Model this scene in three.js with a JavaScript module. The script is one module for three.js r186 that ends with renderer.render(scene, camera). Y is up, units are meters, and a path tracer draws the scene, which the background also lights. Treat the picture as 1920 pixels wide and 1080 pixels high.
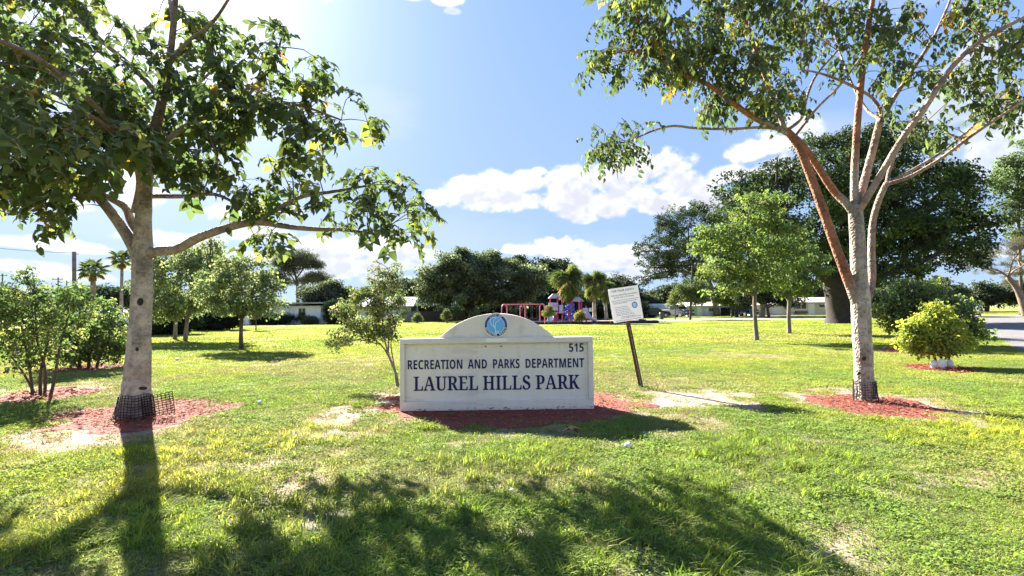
import * as THREE from 'three';
import { mergeGeometries, mergeVertices } from 'three/addons/utils/BufferGeometryUtils.js';
import { RoundedBoxGeometry } from 'three/addons/geometries/RoundedBoxGeometry.js';
import { TextGeometry } from 'three/addons/geometries/TextGeometry.js';
import { FontLoader } from 'three/addons/loaders/FontLoader.js';

// ---------------------------------------------------------------- camera, sky, sun, exposure
const W = 1920, H = 1080, F = 960, EYE = 1.48, PITCH = Math.atan(40 / 960), ROLL = -0.0122;
const scene = new THREE.Scene();
const camera = new THREE.PerspectiveCamera(2 * Math.atan(540 / F) * 180 / Math.PI, W / H, 0.05, 3000);
camera.position.set(0, EYE, 0);
camera.rotation.set(PITCH, 0, ROLL, 'XYZ');
camera.updateMatrixWorld();
const EXPOSURE = 6.9;
const SUN_AZ = -36.3 * Math.PI / 180, SUN_EL = 31 * Math.PI / 180;
const SUN = new THREE.Vector3(Math.sin(SUN_AZ) * Math.cos(SUN_EL), Math.sin(SUN_EL), -Math.cos(SUN_AZ) * Math.cos(SUN_EL));
const sun = new THREE.DirectionalLight(new THREE.Color(1.0, 0.93, 0.80), 5);
sun.name = 'sun';
sun.position.copy(SUN).multiplyScalar(120);
sun.castShadow = true;
sun.shadow.mapSize.set(4096, 4096);
Object.assign(sun.shadow.camera, { left: -60, right: 60, top: 60, bottom: -60, near: 1, far: 300 });
scene.add(sun); scene.add(sun.target);
const renderer = new THREE.WebGLRenderer({ antialias: true });
renderer.toneMapping = THREE.LinearToneMapping;
renderer.toneMappingExposure = EXPOSURE;
renderer.shadowMap.enabled = true;

function rng(seed) { let a = seed >>> 0; return () => { a = (a + 0x6d2b79f5) | 0; let t = Math.imul(a ^ (a >>> 15), 1 | a); t = (t + Math.imul(t ^ (t >>> 7), 61 | t)) ^ t; return ((t ^ (t >>> 14)) >>> 0) / 4294967296; }; }
function hash2(x, y) { let h = Math.imul(x, 374761393) + Math.imul(y, 668265263); h = Math.imul(h ^ (h >>> 13), 1274126177); return ((h ^ (h >>> 16)) >>> 0) / 4294967296; }
function vnoise(x, y) { const i = Math.floor(x), j = Math.floor(y); let u = x - i, v = y - j; u = u * u * (3 - 2 * u); v = v * v * (3 - 2 * v);
  const a = hash2(i, j), b = hash2(i + 1, j), c = hash2(i, j + 1), d = hash2(i + 1, j + 1); return a + (b - a) * u + (c - a) * v + (a - b - c + d) * u * v; }
function fbm(x, y, o = 5) { let s = 0, a = 0.5, t = 0; for (let k = 0; k < o; k++) { s += a * vnoise(x, y); t += a; x = x * 2.03 + 17.3; y = y * 2.03 + 9.1; a *= 0.5; } return s / t; }
const clamp = (x, a = 0, b = 1) => Math.min(b, Math.max(a, x));
const sstep = (a, b, x) => { const t = clamp((x - a) / (b - a)); return t * t * (3 - 2 * t); };
const lerp = (a, b, t) => a + (b - a) * t;
const V = (x, y, z) => new THREE.Vector3(x, y, z);

// photograph pixel -> direction / point at a distance / point on the ground
function ray(px, py) { return V((px - 960) / F, (540 - py) / F, -1).applyQuaternion(camera.quaternion); }
function P(px, py, depth) { const r = ray(px, py); return r.multiplyScalar(depth / -r.z).add(camera.position); }
function G(px, py) { const r = ray(px, py); return r.multiplyScalar(EYE / -r.y).add(camera.position).setY(0); }

{ // the sky: clear blue air with a white glow round the sun, fair weather cumulus and low banks of cloud
  const w = 4096, h = 2048, data = new Float32Array(w * h * 4), D = new Float32Array(w * h).fill(-9), DPR = 180 / Math.PI;
  const puffs = [], r = rng(5);
  const dirOf = (px, py) => { const d = ray(px, py).normalize(); return [Math.atan2(d.x, -d.z) * DPR, Math.asin(d.y) * DPR]; };
  const view = [
    // the large cumulus over the far trees
    [1075, 345, 62, 42, 1], [1140, 330, 70, 42, 1], [1195, 318, 62, 42, 1], [1250, 308, 52, 36, 1], [1110, 388, 80, 34, 1], [1190, 372, 95, 38, 1], [1265, 350, 62, 36, 1], [1315, 362, 46, 26, 1], [1330, 385, 70, 20, 1], [1250, 385, 80, 22, 1], [1050, 375, 50, 30, 1], [1100, 412, 30, 12, .8],
    [832, 372, 40, 22, 1], [880, 358, 48, 28, 1], [935, 348, 50, 30, 1], [985, 345, 40, 28, 1], [930, 385, 70, 22, 1], [985, 378, 55, 22, 1], [1010, 322, 18, 10, .8],
    [1410, 288, 55, 26, 1], [1455, 270, 45, 26, 1], [1375, 330, 60, 22, 1], [1440, 320, 60, 30, 1], [1500, 250, 50, 40, .7],
    // low banks
    [640, 472, 80, 26, .9], [720, 462, 80, 24, .9], [690, 500, 120, 22, .9], [610, 455, 60, 16, .8], [780, 478, 60, 20, .8], [600, 515, 90, 14, .7], [740, 525, 90, 12, .6],
    [990, 470, 55, 15, .9], [1050, 460, 55, 18, 1], [1085, 480, 70, 18, .9], [1140, 492, 80, 18, .9], [1180, 470, 60, 12, .8], [1060, 505, 120, 10, .6], [1170, 522, 80, 14, .8],
    [330, 450, 90, 18, .8], [480, 440, 80, 18, .8], [560, 485, 90, 20, .8], [420, 480, 120, 14, .7], [900, 500, 90, 12, .7], [1240, 505, 80, 14, .8],
    [60, 455, 100, 16, .9], [150, 468, 60, 12, .8], [40, 500, 100, 14, .9], [140, 520, 100, 14, .8], [80, 548, 150, 10, .6], [230, 500, 60, 12, .7],
    // behind the near trees
    [430, 400, 55, 24, 1], [470, 385, 40, 20, 1], [540, 398, 36, 14, .9], [210, 340, 60, 34, 1], [270, 370, 60, 26, .9], [120, 385, 60, 14, .8],
    [430, 10, 130, 50, .6], [200, 70, 130, 70, .6], [560, -20, 90, 30, .4],
    [845, -2, 36, 18, .8], [770, -6, 24, 10, .5], [850, 22, 16, 8, .5],
    [1840, 120, 90, 60, .55], [1790, 200, 90, 60, .5], [1870, 250, 90, 44, .6], [1910, 330, 60, 50, .6], [1780, 330, 60, 24, .5], [1690, 270, 60, 40, .45], [1860, 420, 70, 20, .7], [1800, 480, 120, 16, .7],
  ];
  for (const [px, py, rx, ry, a] of view) { const [az, el] = dirOf(px, py), e = dirOf(px + rx, py), t = dirOf(px, py - ry); puffs.push([az, el, Math.abs(e[0] - az), Math.abs(t[1] - el), a]); }
  for (let k = 0; k < 74; k++) { // unseen cloud all the way round, extra groups added to brighten the shade
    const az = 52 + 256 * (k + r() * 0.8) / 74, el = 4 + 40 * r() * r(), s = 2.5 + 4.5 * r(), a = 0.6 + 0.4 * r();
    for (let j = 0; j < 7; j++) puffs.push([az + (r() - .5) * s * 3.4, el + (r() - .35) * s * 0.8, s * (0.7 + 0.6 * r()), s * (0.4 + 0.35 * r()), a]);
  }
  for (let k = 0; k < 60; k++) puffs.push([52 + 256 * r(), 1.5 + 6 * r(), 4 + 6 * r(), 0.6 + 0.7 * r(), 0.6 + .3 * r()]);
  const A = new Float32Array(w * h);
  const row = (el) => (el / 180 + 0.5) * h, col = (az) => ((az - 90) / 360 + 0.5) * w; // column = atan2(z, x): azimuth az from -z gives az - 90
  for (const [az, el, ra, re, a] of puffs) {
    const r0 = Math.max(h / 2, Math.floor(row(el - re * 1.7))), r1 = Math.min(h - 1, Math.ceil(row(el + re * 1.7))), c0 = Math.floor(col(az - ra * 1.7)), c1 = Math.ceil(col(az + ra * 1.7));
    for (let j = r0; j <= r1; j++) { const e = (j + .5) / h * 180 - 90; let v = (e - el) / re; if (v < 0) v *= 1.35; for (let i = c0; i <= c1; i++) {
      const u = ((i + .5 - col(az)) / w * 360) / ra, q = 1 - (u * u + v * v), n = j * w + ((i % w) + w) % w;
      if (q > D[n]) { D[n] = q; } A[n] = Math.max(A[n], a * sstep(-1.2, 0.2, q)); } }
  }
  const at = (i, j) => D[clamp(j, 0, h - 1) * w + ((i % w) + w) % w];
  const lum = new THREE.Vector3();
  for (let j = 0; j < h; j++) {
    const el = ((j + .5) / h - .5) * Math.PI, y = Math.sin(el), c = Math.cos(el);
    for (let i = 0; i < w; i++) {
      const n = j * w + i, o = n * 4;
      if (j < h / 2) { data[o] = 0.30; data[o + 1] = 0.34; data[o + 2] = 0.30; data[o + 3] = 1; continue; }
      const a = ((i + .5) / w - .5) * 2 * Math.PI, x = Math.cos(a) * c, z = Math.sin(a) * c;
      const cs = clamp(x * SUN.x + y * SUN.y + z * SUN.z, -1, 1), ang = Math.acos(cs) * DPR;
      const t = Math.pow(y, 0.5);
      let R = lerp(0.58, 0.105, t), g = lerp(0.76, 0.31, t), b = lerp(0.97, 0.88, t);
      const halo = 0.27 * Math.exp(-ang / 22) + 1.3 * Math.exp(-ang / 10) + 3.2 * Math.exp(-ang / 3.2);
      R += halo; g += halo * 0.97; b += halo * 0.9;
      const azd = a * DPR + 90, eld = el * DPR;
      // thin streaks of high cloud
      const st = sstep(0.52, 0.8, fbm(azd * 0.055 + 3, eld * 0.16 + azd * 0.02, 5)) * 0.22 * sstep(0.0, 0.2, y) * (1 - sstep(.6, .95, y));
      R = lerp(R, 0.98, st); g = lerp(g, 0.99, st); b = lerp(b, 1.02, st);
      const d = D[n];
      if (d > -1.6) {
        const n1 = fbm(azd * 0.42 + 40, eld * 0.55 + 7, 6), n2 = fbm(azd * 1.3 + 11, eld * 1.7, 4);
        const edge = d + 2.0 * (n1 - .5) + 1.0 * (n2 - .5), al = sstep(-0.15, 0.6, edge) * A[n];
        if (al > 0) {
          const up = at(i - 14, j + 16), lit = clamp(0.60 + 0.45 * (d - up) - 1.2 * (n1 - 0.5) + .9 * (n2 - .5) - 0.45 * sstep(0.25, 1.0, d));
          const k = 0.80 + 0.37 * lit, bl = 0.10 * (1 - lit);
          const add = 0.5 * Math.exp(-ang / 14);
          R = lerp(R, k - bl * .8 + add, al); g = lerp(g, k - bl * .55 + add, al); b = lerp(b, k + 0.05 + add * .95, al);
        }
      }
      data[o] = R; data[o + 1] = g; data[o + 2] = b; data[o + 3] = 1;
    }
  }
  for (let n = 0; n < w * h; n++) for (let k = 0; k < 3; k++) data[n * 4 + k] *= 1.12 / EXPOSURE;
  const sky = new THREE.DataTexture(data, w, h, THREE.RGBAFormat, THREE.FloatType);
  sky.mapping = THREE.EquirectangularReflectionMapping; sky.magFilter = sky.minFilter = THREE.LinearFilter; sky.needsUpdate = true;
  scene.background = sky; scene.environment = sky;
}

// ---------------------------------------------------------------- helpers
const used = {};
const numbered = (name) => { const n = used[name] = (used[name] ?? -1) + 1; return n ? `${name}_${String(n).padStart(3, '0')}` : name; };
function tag(o, label, category, group, kind) { if (label) o.userData.label = label; if (category) o.userData.category = category; if (group) o.userData.group = group; if (kind) o.userData.kind = kind; return o; }
function thing(name, label, category, pos, group, turn = 0) { const o = new THREE.Group(); o.name = numbered(name); o.position.copy(pos); o.rotation.y = turn; scene.add(o); return tag(o, label, category, group); }
function part(parent, name, geo, mat, label, kind) { const m = new THREE.Mesh(geo, mat); m.name = name; m.castShadow = m.receiveShadow = true; if (label) m.userData.label = label; if (kind) m.userData.kind = kind; parent.add(m); return m; }
function structure(name, geo, mat) { const m = part(scene, numbered(name), geo, mat); m.userData.kind = 'structure'; return m; }
function instanced(parent, name, geo, mat, list, kind = 'stuff') { // list of [Matrix4, Color]
  const m = new THREE.InstancedMesh(geo, mat, list.length); m.name = parent === scene ? numbered(name) : name; m.castShadow = m.receiveShadow = true;
  list.forEach(([x, c], i) => { m.setMatrixAt(i, x); if (c) m.setColorAt(i, c); });
  if (kind) m.userData.kind = kind; parent.add(m); return m; }
function geoOf(pos, idx, col, uv) { const g = new THREE.BufferGeometry(); g.setAttribute('position', new THREE.Float32BufferAttribute(pos, 3)); if (col) g.setAttribute('color', new THREE.Float32BufferAttribute(col, 3)); if (uv) g.setAttribute('uv', new THREE.Float32BufferAttribute(uv, 2)); g.setIndex(idx); g.computeVertexNormals(); return g; }
const box = (w, h, d, x = 0, y = 0, z = 0, ry = 0) => { const g = new THREE.BoxGeometry(w, h, d); if (ry) g.rotateY(ry); return g.translate(x, y, z); };
const rbox = (w, h, d, x = 0, y = 0, z = 0, r = 0.012) => new RoundedBoxGeometry(w, h, d, 2, r).translate(x, y, z);
function merged(list) { return mergeGeometries(list.map((g) => (g.index ? g.toNonIndexed() : g)).map((g) => { for (const k of Object.keys(g.attributes)) if (!['position', 'normal', 'uv'].includes(k)) g.deleteAttribute(k); return g; })); }
// a tapering limb through points with radii; wob roughens the outline; uv in metres
function limb(pts, radii, rs = 10, step = 0.12, wob = 0.0, colFn) {
  const curve = new THREE.CatmullRomCurve3(pts, false, 'centripetal'), L = curve.getLength(), n = clamp(Math.ceil(L / step), 3, 60) | 0;
  const lens = [0]; for (let i = 1; i < pts.length; i++) lens.push(lens[i - 1] + pts[i].distanceTo(pts[i - 1]));
  const rAt = (s) => { const d = s * lens[lens.length - 1]; let k = 1; while (k < lens.length - 1 && lens[k] < d) k++; return lerp(radii[k - 1], radii[k], clamp((d - lens[k - 1]) / Math.max(1e-6, lens[k] - lens[k - 1]))); };
  const pos = [], uv = [], idx = [], col = []; let nrm = null; const q = V(), prev = V();
  for (let i = 0; i <= n; i++) {
    const s = i / n, c = curve.getPointAt(s), t = curve.getTangentAt(s);
    if (!nrm) { nrm = Math.abs(t.y) < .9 ? V(0, 1, 0) : V(1, 0, 0); nrm.cross(t).normalize(); } else nrm.addScaledVector(t, -nrm.dot(t)).normalize();
    const bn = q.crossVectors(t, nrm).clone(), r = rAt(s);
    for (let k = 0; k <= rs; k++) { const a = k / rs * 2 * Math.PI, kk = k % rs, m = 1 + wob * (fbm(kk * 0.9 + pts[0].x * 7, s * L * 4 + pts[0].z, 3) - .5) * 2 * (kk === 0 || true ? 1 : 1);
      const v = c.clone().addScaledVector(nrm, Math.cos(a) * r * m).addScaledVector(bn, Math.sin(a) * r * m);
      pos.push(v.x, v.y, v.z); uv.push(k / rs * 2 * Math.PI * Math.max(r, .01), s * L); if (colFn) col.push(...colFn(s, r, c)); }
    if (i) for (let k = 0; k < rs; k++) { const a = (i - 1) * (rs + 1) + k, b = a + rs + 1; idx.push(a, a + 1, b, b, a + 1, b + 1); }
  }
  const tip = pos.length / 3, e = curve.getPointAt(1), e0 = curve.getPointAt(0); pos.push(e.x, e.y, e.z, e0.x, e0.y, e0.z); uv.push(0, L, 0, 0); if (colFn) col.push(...colFn(1, rAt(1), e), ...colFn(0, rAt(0), e0));
  for (let k = 0; k < rs; k++) { idx.push(n * (rs + 1) + k, n * (rs + 1) + k + 1, tip); idx.push(k + 1, k, tip + 1); }
  return geoOf(pos, idx, colFn ? col : null, uv);
}
const bar = (a, b, r, rs = 8) => limb([a, a.clone().lerp(b, .5), b], [r, r, r], rs, 10);
function tex(size, fn, srgb = false, rep = 1) { const d = new Uint8Array(size * size * 4); for (let j = 0; j < size; j++) for (let i = 0; i < size; i++) { const c = fn(i / size, j / size, i, j), o = (j * size + i) * 4; d[o] = clamp(c[0]) * 255; d[o + 1] = clamp(c[1]) * 255; d[o + 2] = clamp(c[2]) * 255; d[o + 3] = 255; }
  const t = new THREE.DataTexture(d, size, size); t.wrapS = t.wrapT = THREE.RepeatWrapping; t.magFilter = THREE.LinearFilter; t.minFilter = THREE.LinearFilter; if (srgb) t.colorSpace = THREE.SRGBColorSpace; t.repeat.set(rep, rep); t.needsUpdate = true; return t; }
// tiling noise in 0..1
function tnoise(u, v, f, seed = 0) { const x = u * f, y = v * f, i = Math.floor(x), j = Math.floor(y); let a = x - i, b = y - j; a = a * a * (3 - 2 * a); b = b * b * (3 - 2 * b); const m = (k) => ((k % f) + f) % f, h = (p, q) => hash2(m(p) + seed * 71, m(q) + seed * 37); return lerp(lerp(h(i, j), h(i + 1, j), a), lerp(h(i, j + 1), h(i + 1, j + 1), a), b); }
const tfbm = (u, v, f, o, seed = 0) => { let s = 0, a = .5, t = 0; for (let k = 0; k < o; k++) { s += a * tnoise(u, v, f << k, seed + k); t += a; a *= .5; } return s / t; };
const std = (r, g, b, rough = .8, more = {}) => new THREE.MeshStandardMaterial({ color: new THREE.Color().setRGB(r, g, b), roughness: rough, metalness: 0, ...more });
const leafMat = (tr = .4, more = {}) => new THREE.MeshPhysicalMaterial({ color: 0xffffff, roughness: 1, transmission: tr, thickness: 0, specularIntensity: .5, side: THREE.DoubleSide, vertexColors: true, ...more });
const rgb = (r, g, b) => new THREE.Color().setRGB(r, g, b);

// ---------------------------------------------------------------- patches of bare sand and mulch on the ground, traced in metres
function patch(px, py, wx, hy, s = 1) { const c = G(px, py), e = G(px + wx, py), n = G(px, py + hy), f = G(px, py - hy); return { x: c.x, z: (n.z + f.z) / 2, rx: Math.abs(e.x - c.x), rz: Math.abs(n.z - f.z) / 2, s }; }
const inPatch = (p, x, z, w = .5) => { const u = (x - p.x) / p.rx, v = (z - p.z) / p.rz; return u * u + v * v > 4 ? -1 : 1 - Math.sqrt(u * u + v * v) + w * (fbm(x * 2.3 + 31, z * 2.3 + 5, 4) - .5) * 2; };
const beds = [patch(255, 782, 150, 34), patch(958, 766, 300, 42), patch(1645, 762, 118, 27), patch(75, 742, 85, 15), patch(1770, 692, 62, 9), patch(170, 690, 55, 8), patch(1700, 660, 45, 5)];
const sands = [patch(150, 820, 190, 36, .9), patch(60, 735, 130, 22, .7), patch(170, 700, 120, 10, .6), patch(630, 788, 62, 16, .85), patch(745, 735, 60, 16, .5), patch(1310, 752, 150, 27, 1), patch(1215, 780, 46, 9, .8), patch(1240, 815, 48, 14, .7), patch(1655, 760, 165, 38, .85), patch(1150, 832, 60, 12, .5), patch(1480, 850, 90, 26, .35), patch(1540, 950, 90, 30, .12), patch(1330, 720, 130, 12, .4), patch(1440, 668, 50, 7, .5), patch(700, 762, 90, 14, .55), patch(1690, 655, 60, 7, .5), patch(1620, 985, 70, 20, .12), patch(1270, 1000, 70, 24, .5), patch(1180, 945, 60, 24, .4), patch(650, 850, 60, 18, .4), patch(1300, 740, 180, 34, .35), patch(1410, 880, 70, 16, .5), patch(430, 850, 120, 16, .12)];
const bareAt = (x, z) => { let b = 0; for (const p of sands) b = Math.max(b, p.s * sstep(0, .4, inPatch(p, x, z, .6))); const d = -z; b = Math.max(b, .6 * sstep(.60, .72, fbm(x * 1.6 + 9, z * 1.6 + 3, 4)) * (1 - sstep(6, 16, d))); return b; };
const mulchAt = (x, z) => { let b = 0; for (const p of beds) b = Math.max(b, sstep(-.05, .12, inPatch(p, x, z, .35))); return b; };
// roads are named here because the grass keeps off them
const roadSide = [V(9, 0, -8.6), V(15.4, 0, -15.4), V(23.4, 0, -25.4), V(40, 0, -43.5), V(53, 0, -57.5)];
const onRoad = (x, z) => { if (z < -57.5 && z > -66 && x > 3) return true; let e = null; for (let k = 1; k < roadSide.length; k++) { const a = roadSide[k - 1], b = roadSide[k]; if (z <= a.z && z >= b.z) e = lerp(a.x, b.x, (z - a.z) / (b.z - a.z)); } return e !== null && x > e - .2 && x < e + 12; };

// ---------------------------------------------------------------- ground
{
  const angs = []; for (let a = -56; a <= 56; a += .4) angs.push(a); for (let a = 60; a < 304; a += 4) angs.push(a);
  const rad = [0]; for (let r = .8; r < 2400; r *= r < 40 ? 1.022 : r < 120 ? 1.05 : 1.25) rad.push(r); rad.push(2500);
  const pos = [], col = [], uv = [], idx = [], N = angs.length;
  for (const r of rad) for (const a of angs) {
    const x = Math.sin(a * Math.PI / 180) * r, z = -Math.cos(a * Math.PI / 180) * r; pos.push(x, 0, z); uv.push(x / 1.7, z / 1.7);
    const n = fbm(x * .8, z * .8, 5), n2 = fbm(x * 3.1 + 5, z * 3.1, 4), b = r < 30 ? clamp(bareAt(x, z) * (.7 + .6 * n2)) : 0, far = sstep(18, 50, r);
    let c = [lerp(.13, .22, n2), lerp(.14, .20, n), lerp(.04, .08, n2)];
    c = c.map((v, k) => lerp(v, [.21, .25, .03][k] * (.8 + .4 * n), far));
    c = c.map((v, k) => lerp(v, [.34, .275, .24][k] * (.75 + .5 * n2), b));
    col.push(...c);
  }
  for (let j = 0; j + 1 < rad.length; j++) for (let i = 0; i < N; i++) { const k = (i + 1) % N, a = j * N + i, b = j * N + k, c = a + N, d = b + N; idx.push(a, b, c, b, d, c); }
  const grain = tex(512, (u, v) => { const n = .55 + .45 * tfbm(u, v, 8, 6, 3), m = .75 + .5 * (tnoise(u, v, 256, 9) - .5); const k = clamp(n * m * 1.15); return [k, k, k]; });
  const bump = tex(512, (u, v) => { const n = tfbm(u, v, 16, 5, 8); return [n, n, n]; });
  structure('ground', geoOf(pos, idx, col, uv), new THREE.MeshStandardMaterial({ vertexColors: true, roughness: 1, map: grain, bumpMap: bump, bumpScale: .03 }));
}
const asphaltTex = tex(512, (u, v) => { const n = .72 + .4 * (tfbm(u, v, 6, 6, 21) - .5) + .3 * (tnoise(u, v, 200, 4) - .5); return [n, n, n * 1.02]; });
{
  const asphalt = std(.15, .145, .15, .95, { map: asphaltTex });
  const strip = (pairs) => { const pos = [], uv = [], idx = []; pairs.forEach(([a, b], i) => { pos.push(a.x, a.y, a.z, b.x, b.y, b.z); uv.push(a.x / 3, a.z / 3, b.x / 3, b.z / 3); if (i) { const k = i * 2; idx.push(k - 2, k - 1, k, k - 1, k + 1, k); } }); return geoOf(pos, idx, null, uv); };
  structure('road', strip(roadSide.map((p) => [V(p.x, .008, p.z), V(p.x + 11.5, .008, p.z + 1)])), asphalt);
  structure('cross_street', strip([[V(3, .012, -58), V(3, .012, -65.5)], [V(40, .012, -58), V(40, .012, -65.5)], [V(160, .012, -58), V(160, .012, -65.5)]]), std(.24, .23, .22, .95, { map: asphaltTex }));
  structure('pavement', strip([[V(3, .03, -55.6), V(3, .03, -56.9)], [V(49, .03, -55.6), V(50.4, .03, -56.9)]]), std(.42, .40, .36, .9));
  structure('side_street', strip([[V(-160, .012, -60), V(-160, .012, -68)], [V(-40, .012, -60), V(-40, .012, -68)]]), std(.36, .34, .32, .95, { map: asphaltTex }));
}

// ---------------------------------------------------------------- foliage pieces
// one folded, drooping leaf of unit length along +x
function leafGeo(wd = .3, fold = .12, droop = .25, tint = [1, 1, 1]) {
  const spine = [[0, 0], [.32, .04], [.68, -.3 * droop], [1, -droop]], side = [[.34, wd * .95], [.70, wd * .62]], pos = [], col = [];
  spine.forEach(([x, y]) => pos.push(x, y, 0)); for (const s of [1, -1]) side.forEach(([x, w], k) => pos.push(x, spine[k + 1][1] + fold * w * 2, s * w));
  const idx = []; for (const b of [4, 6]) { const f = b === 4; const t = (a, c, d) => idx.push(...(f ? [a, c, d] : [a, d, c])); t(0, b, 1); t(1, b, b + 1); t(1, b + 1, 2); t(2, b + 1, 3); }
  for (let k = 0; k < 8; k++) col.push(...tint.map((v) => v * (k < 4 ? 1.06 : 1)));
  return geoOf(pos, idx, col);
}
function placeAll(list) { return mergeGeometries(list.map(([g, m]) => g.clone().applyMatrix4(m))); }
const mat4 = (p, q, s) => new THREE.Matrix4().compose(p, q, typeof s === 'number' ? V(s, s, s) : s);
const eul = (x, y, z, o = 'YXZ') => new THREE.Quaternion().setFromEuler(new THREE.Euler(x, y, z, o));
const tintOf = (r, d = .22) => { const k = 1 - d + 2 * d * r(), h = (r() - .5) * d; return [k * (1 + h), k, k * (1 - h * .6)]; };
// a compound leaf: a drooping stalk with seven to nine leaflets; returns the placing of each leaflet too
function sprigOf(seed, n = 9, len = .26, leaf = .095, wd = .27, pitch = -.35) {
  const r = rng(seed), list = [];
  for (let k = 0; k < n; k++) { const s = (k + 1) / n, side = k % 2 ? 1 : -1, p = V(len * s, -.10 * s * s * (len / .26), 0), end = k === n - 1;
    const q = eul((r() - .5) * 1.1, end ? 0 : side * (.75 + .5 * r()), pitch - .75 * r(), 'YZX'); list.push([mat4(p, q, leaf * (.6 + .7 * r())), tintOf(r, .3)]); }
  const stalk = limb([V(-.02, 0, 0), V(len * .5, -.03, 0), V(len, -.10 * (len / .26), 0)], [.0035, .003, .0018], 4, .2).deleteAttribute('uv'); stalk.setAttribute('color', new THREE.Float32BufferAttribute(new Array(stalk.attributes.position.count * 3).fill(.9), 3));
  return { list, geo: mergeGeometries([...list.map(([m, t]) => leafGeo(wd * 1.12, .15, .36, t).applyMatrix4(m)), stalk]) };
}
const sprigsNarrow = [1, 2, 3, 4].map((k) => sprigOf(k, 7 + k % 3)), sprigsRound = [5, 6, 7, 8].map((k) => sprigOf(k, 6 + k % 3, .22, .10, .36, .15));
// a ball of loose leaves of unit radius for trees farther away
function clumpOf(seed, n, len, wd = .34, flat = .75) {
  const r = rng(seed), pos = [], idx = [], col = [];
  for (let k = 0; k < n; k++) {
    const a = r() * 6.283, y = 2 * r() - 1, c = Math.sqrt(1 - y * y), R = Math.pow(r(), .45), p = V(Math.cos(a) * c * R, y * R * flat, Math.sin(a) * c * R);
    const q = eul((r() - .5) * 1.6, r() * 6.283, -.2 - r() * .9, 'YZX'), L = len * (.7 + .6 * r()), t = tintOf(r, .28), b = pos.length / 3;
    for (const [x, yy, z] of [[0, 0, 0], [.5, .1, wd], [1, -.12, 0], [.5, .1, -wd]]) { const v = V(x * L, yy * L, z * L).applyQuaternion(q).add(p); pos.push(v.x, v.y, v.z); col.push(...t); }
    idx.push(b, b + 1, b + 2, b, b + 2, b + 3);
  }
  return geoOf(pos, idx, col);
}
const clumps = { fine: [11, 12, 13].map((s) => clumpOf(s, 72, .21)), broad: [21, 22, 23].map((s) => clumpOf(s, 34, .36)), feather: [31, 32].map((s) => clumpOf(s, 90, .26, .13, .55)) };
const foliage = { plain: leafMat(.56), bright: leafMat(.5), dark: leafMat(.22) };

const barkTex = tex(512, (u, v) => { const n = tfbm(u, v, 5, 6, 41), f = tnoise(u * 1, v, 24, 44), s = sstep(.62, .72, tfbm(u, v, 10, 4, 47)); let k = .74 + .75 * (n - .5) + .26 * (f - .5) - .20 * s - .18 * sstep(.70, .8, tnoise(u, v * 1, 40, 57)); return [k * 1.0, k * .965, k * .92]; });
const barkBump = tex(512, (u, v) => { const k = tfbm(u, v, 8, 6, 52) * .7 + .3 * tnoise(u, v, 48, 55); return [k, k, k]; });
const bark = new THREE.MeshStandardMaterial({ vertexColors: true, map: barkTex, roughness: .88, bumpMap: barkBump, bumpScale: .045 });
const plainBark = std(.13, .105, .085, .95, { map: barkTex, bumpMap: barkBump, bumpScale: .03 });
const darkBark = std(.035, .029, .025, .95, { map: barkTex });
const greyBark = std(.24, .21, .18, .95, { map: barkTex });

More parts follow.
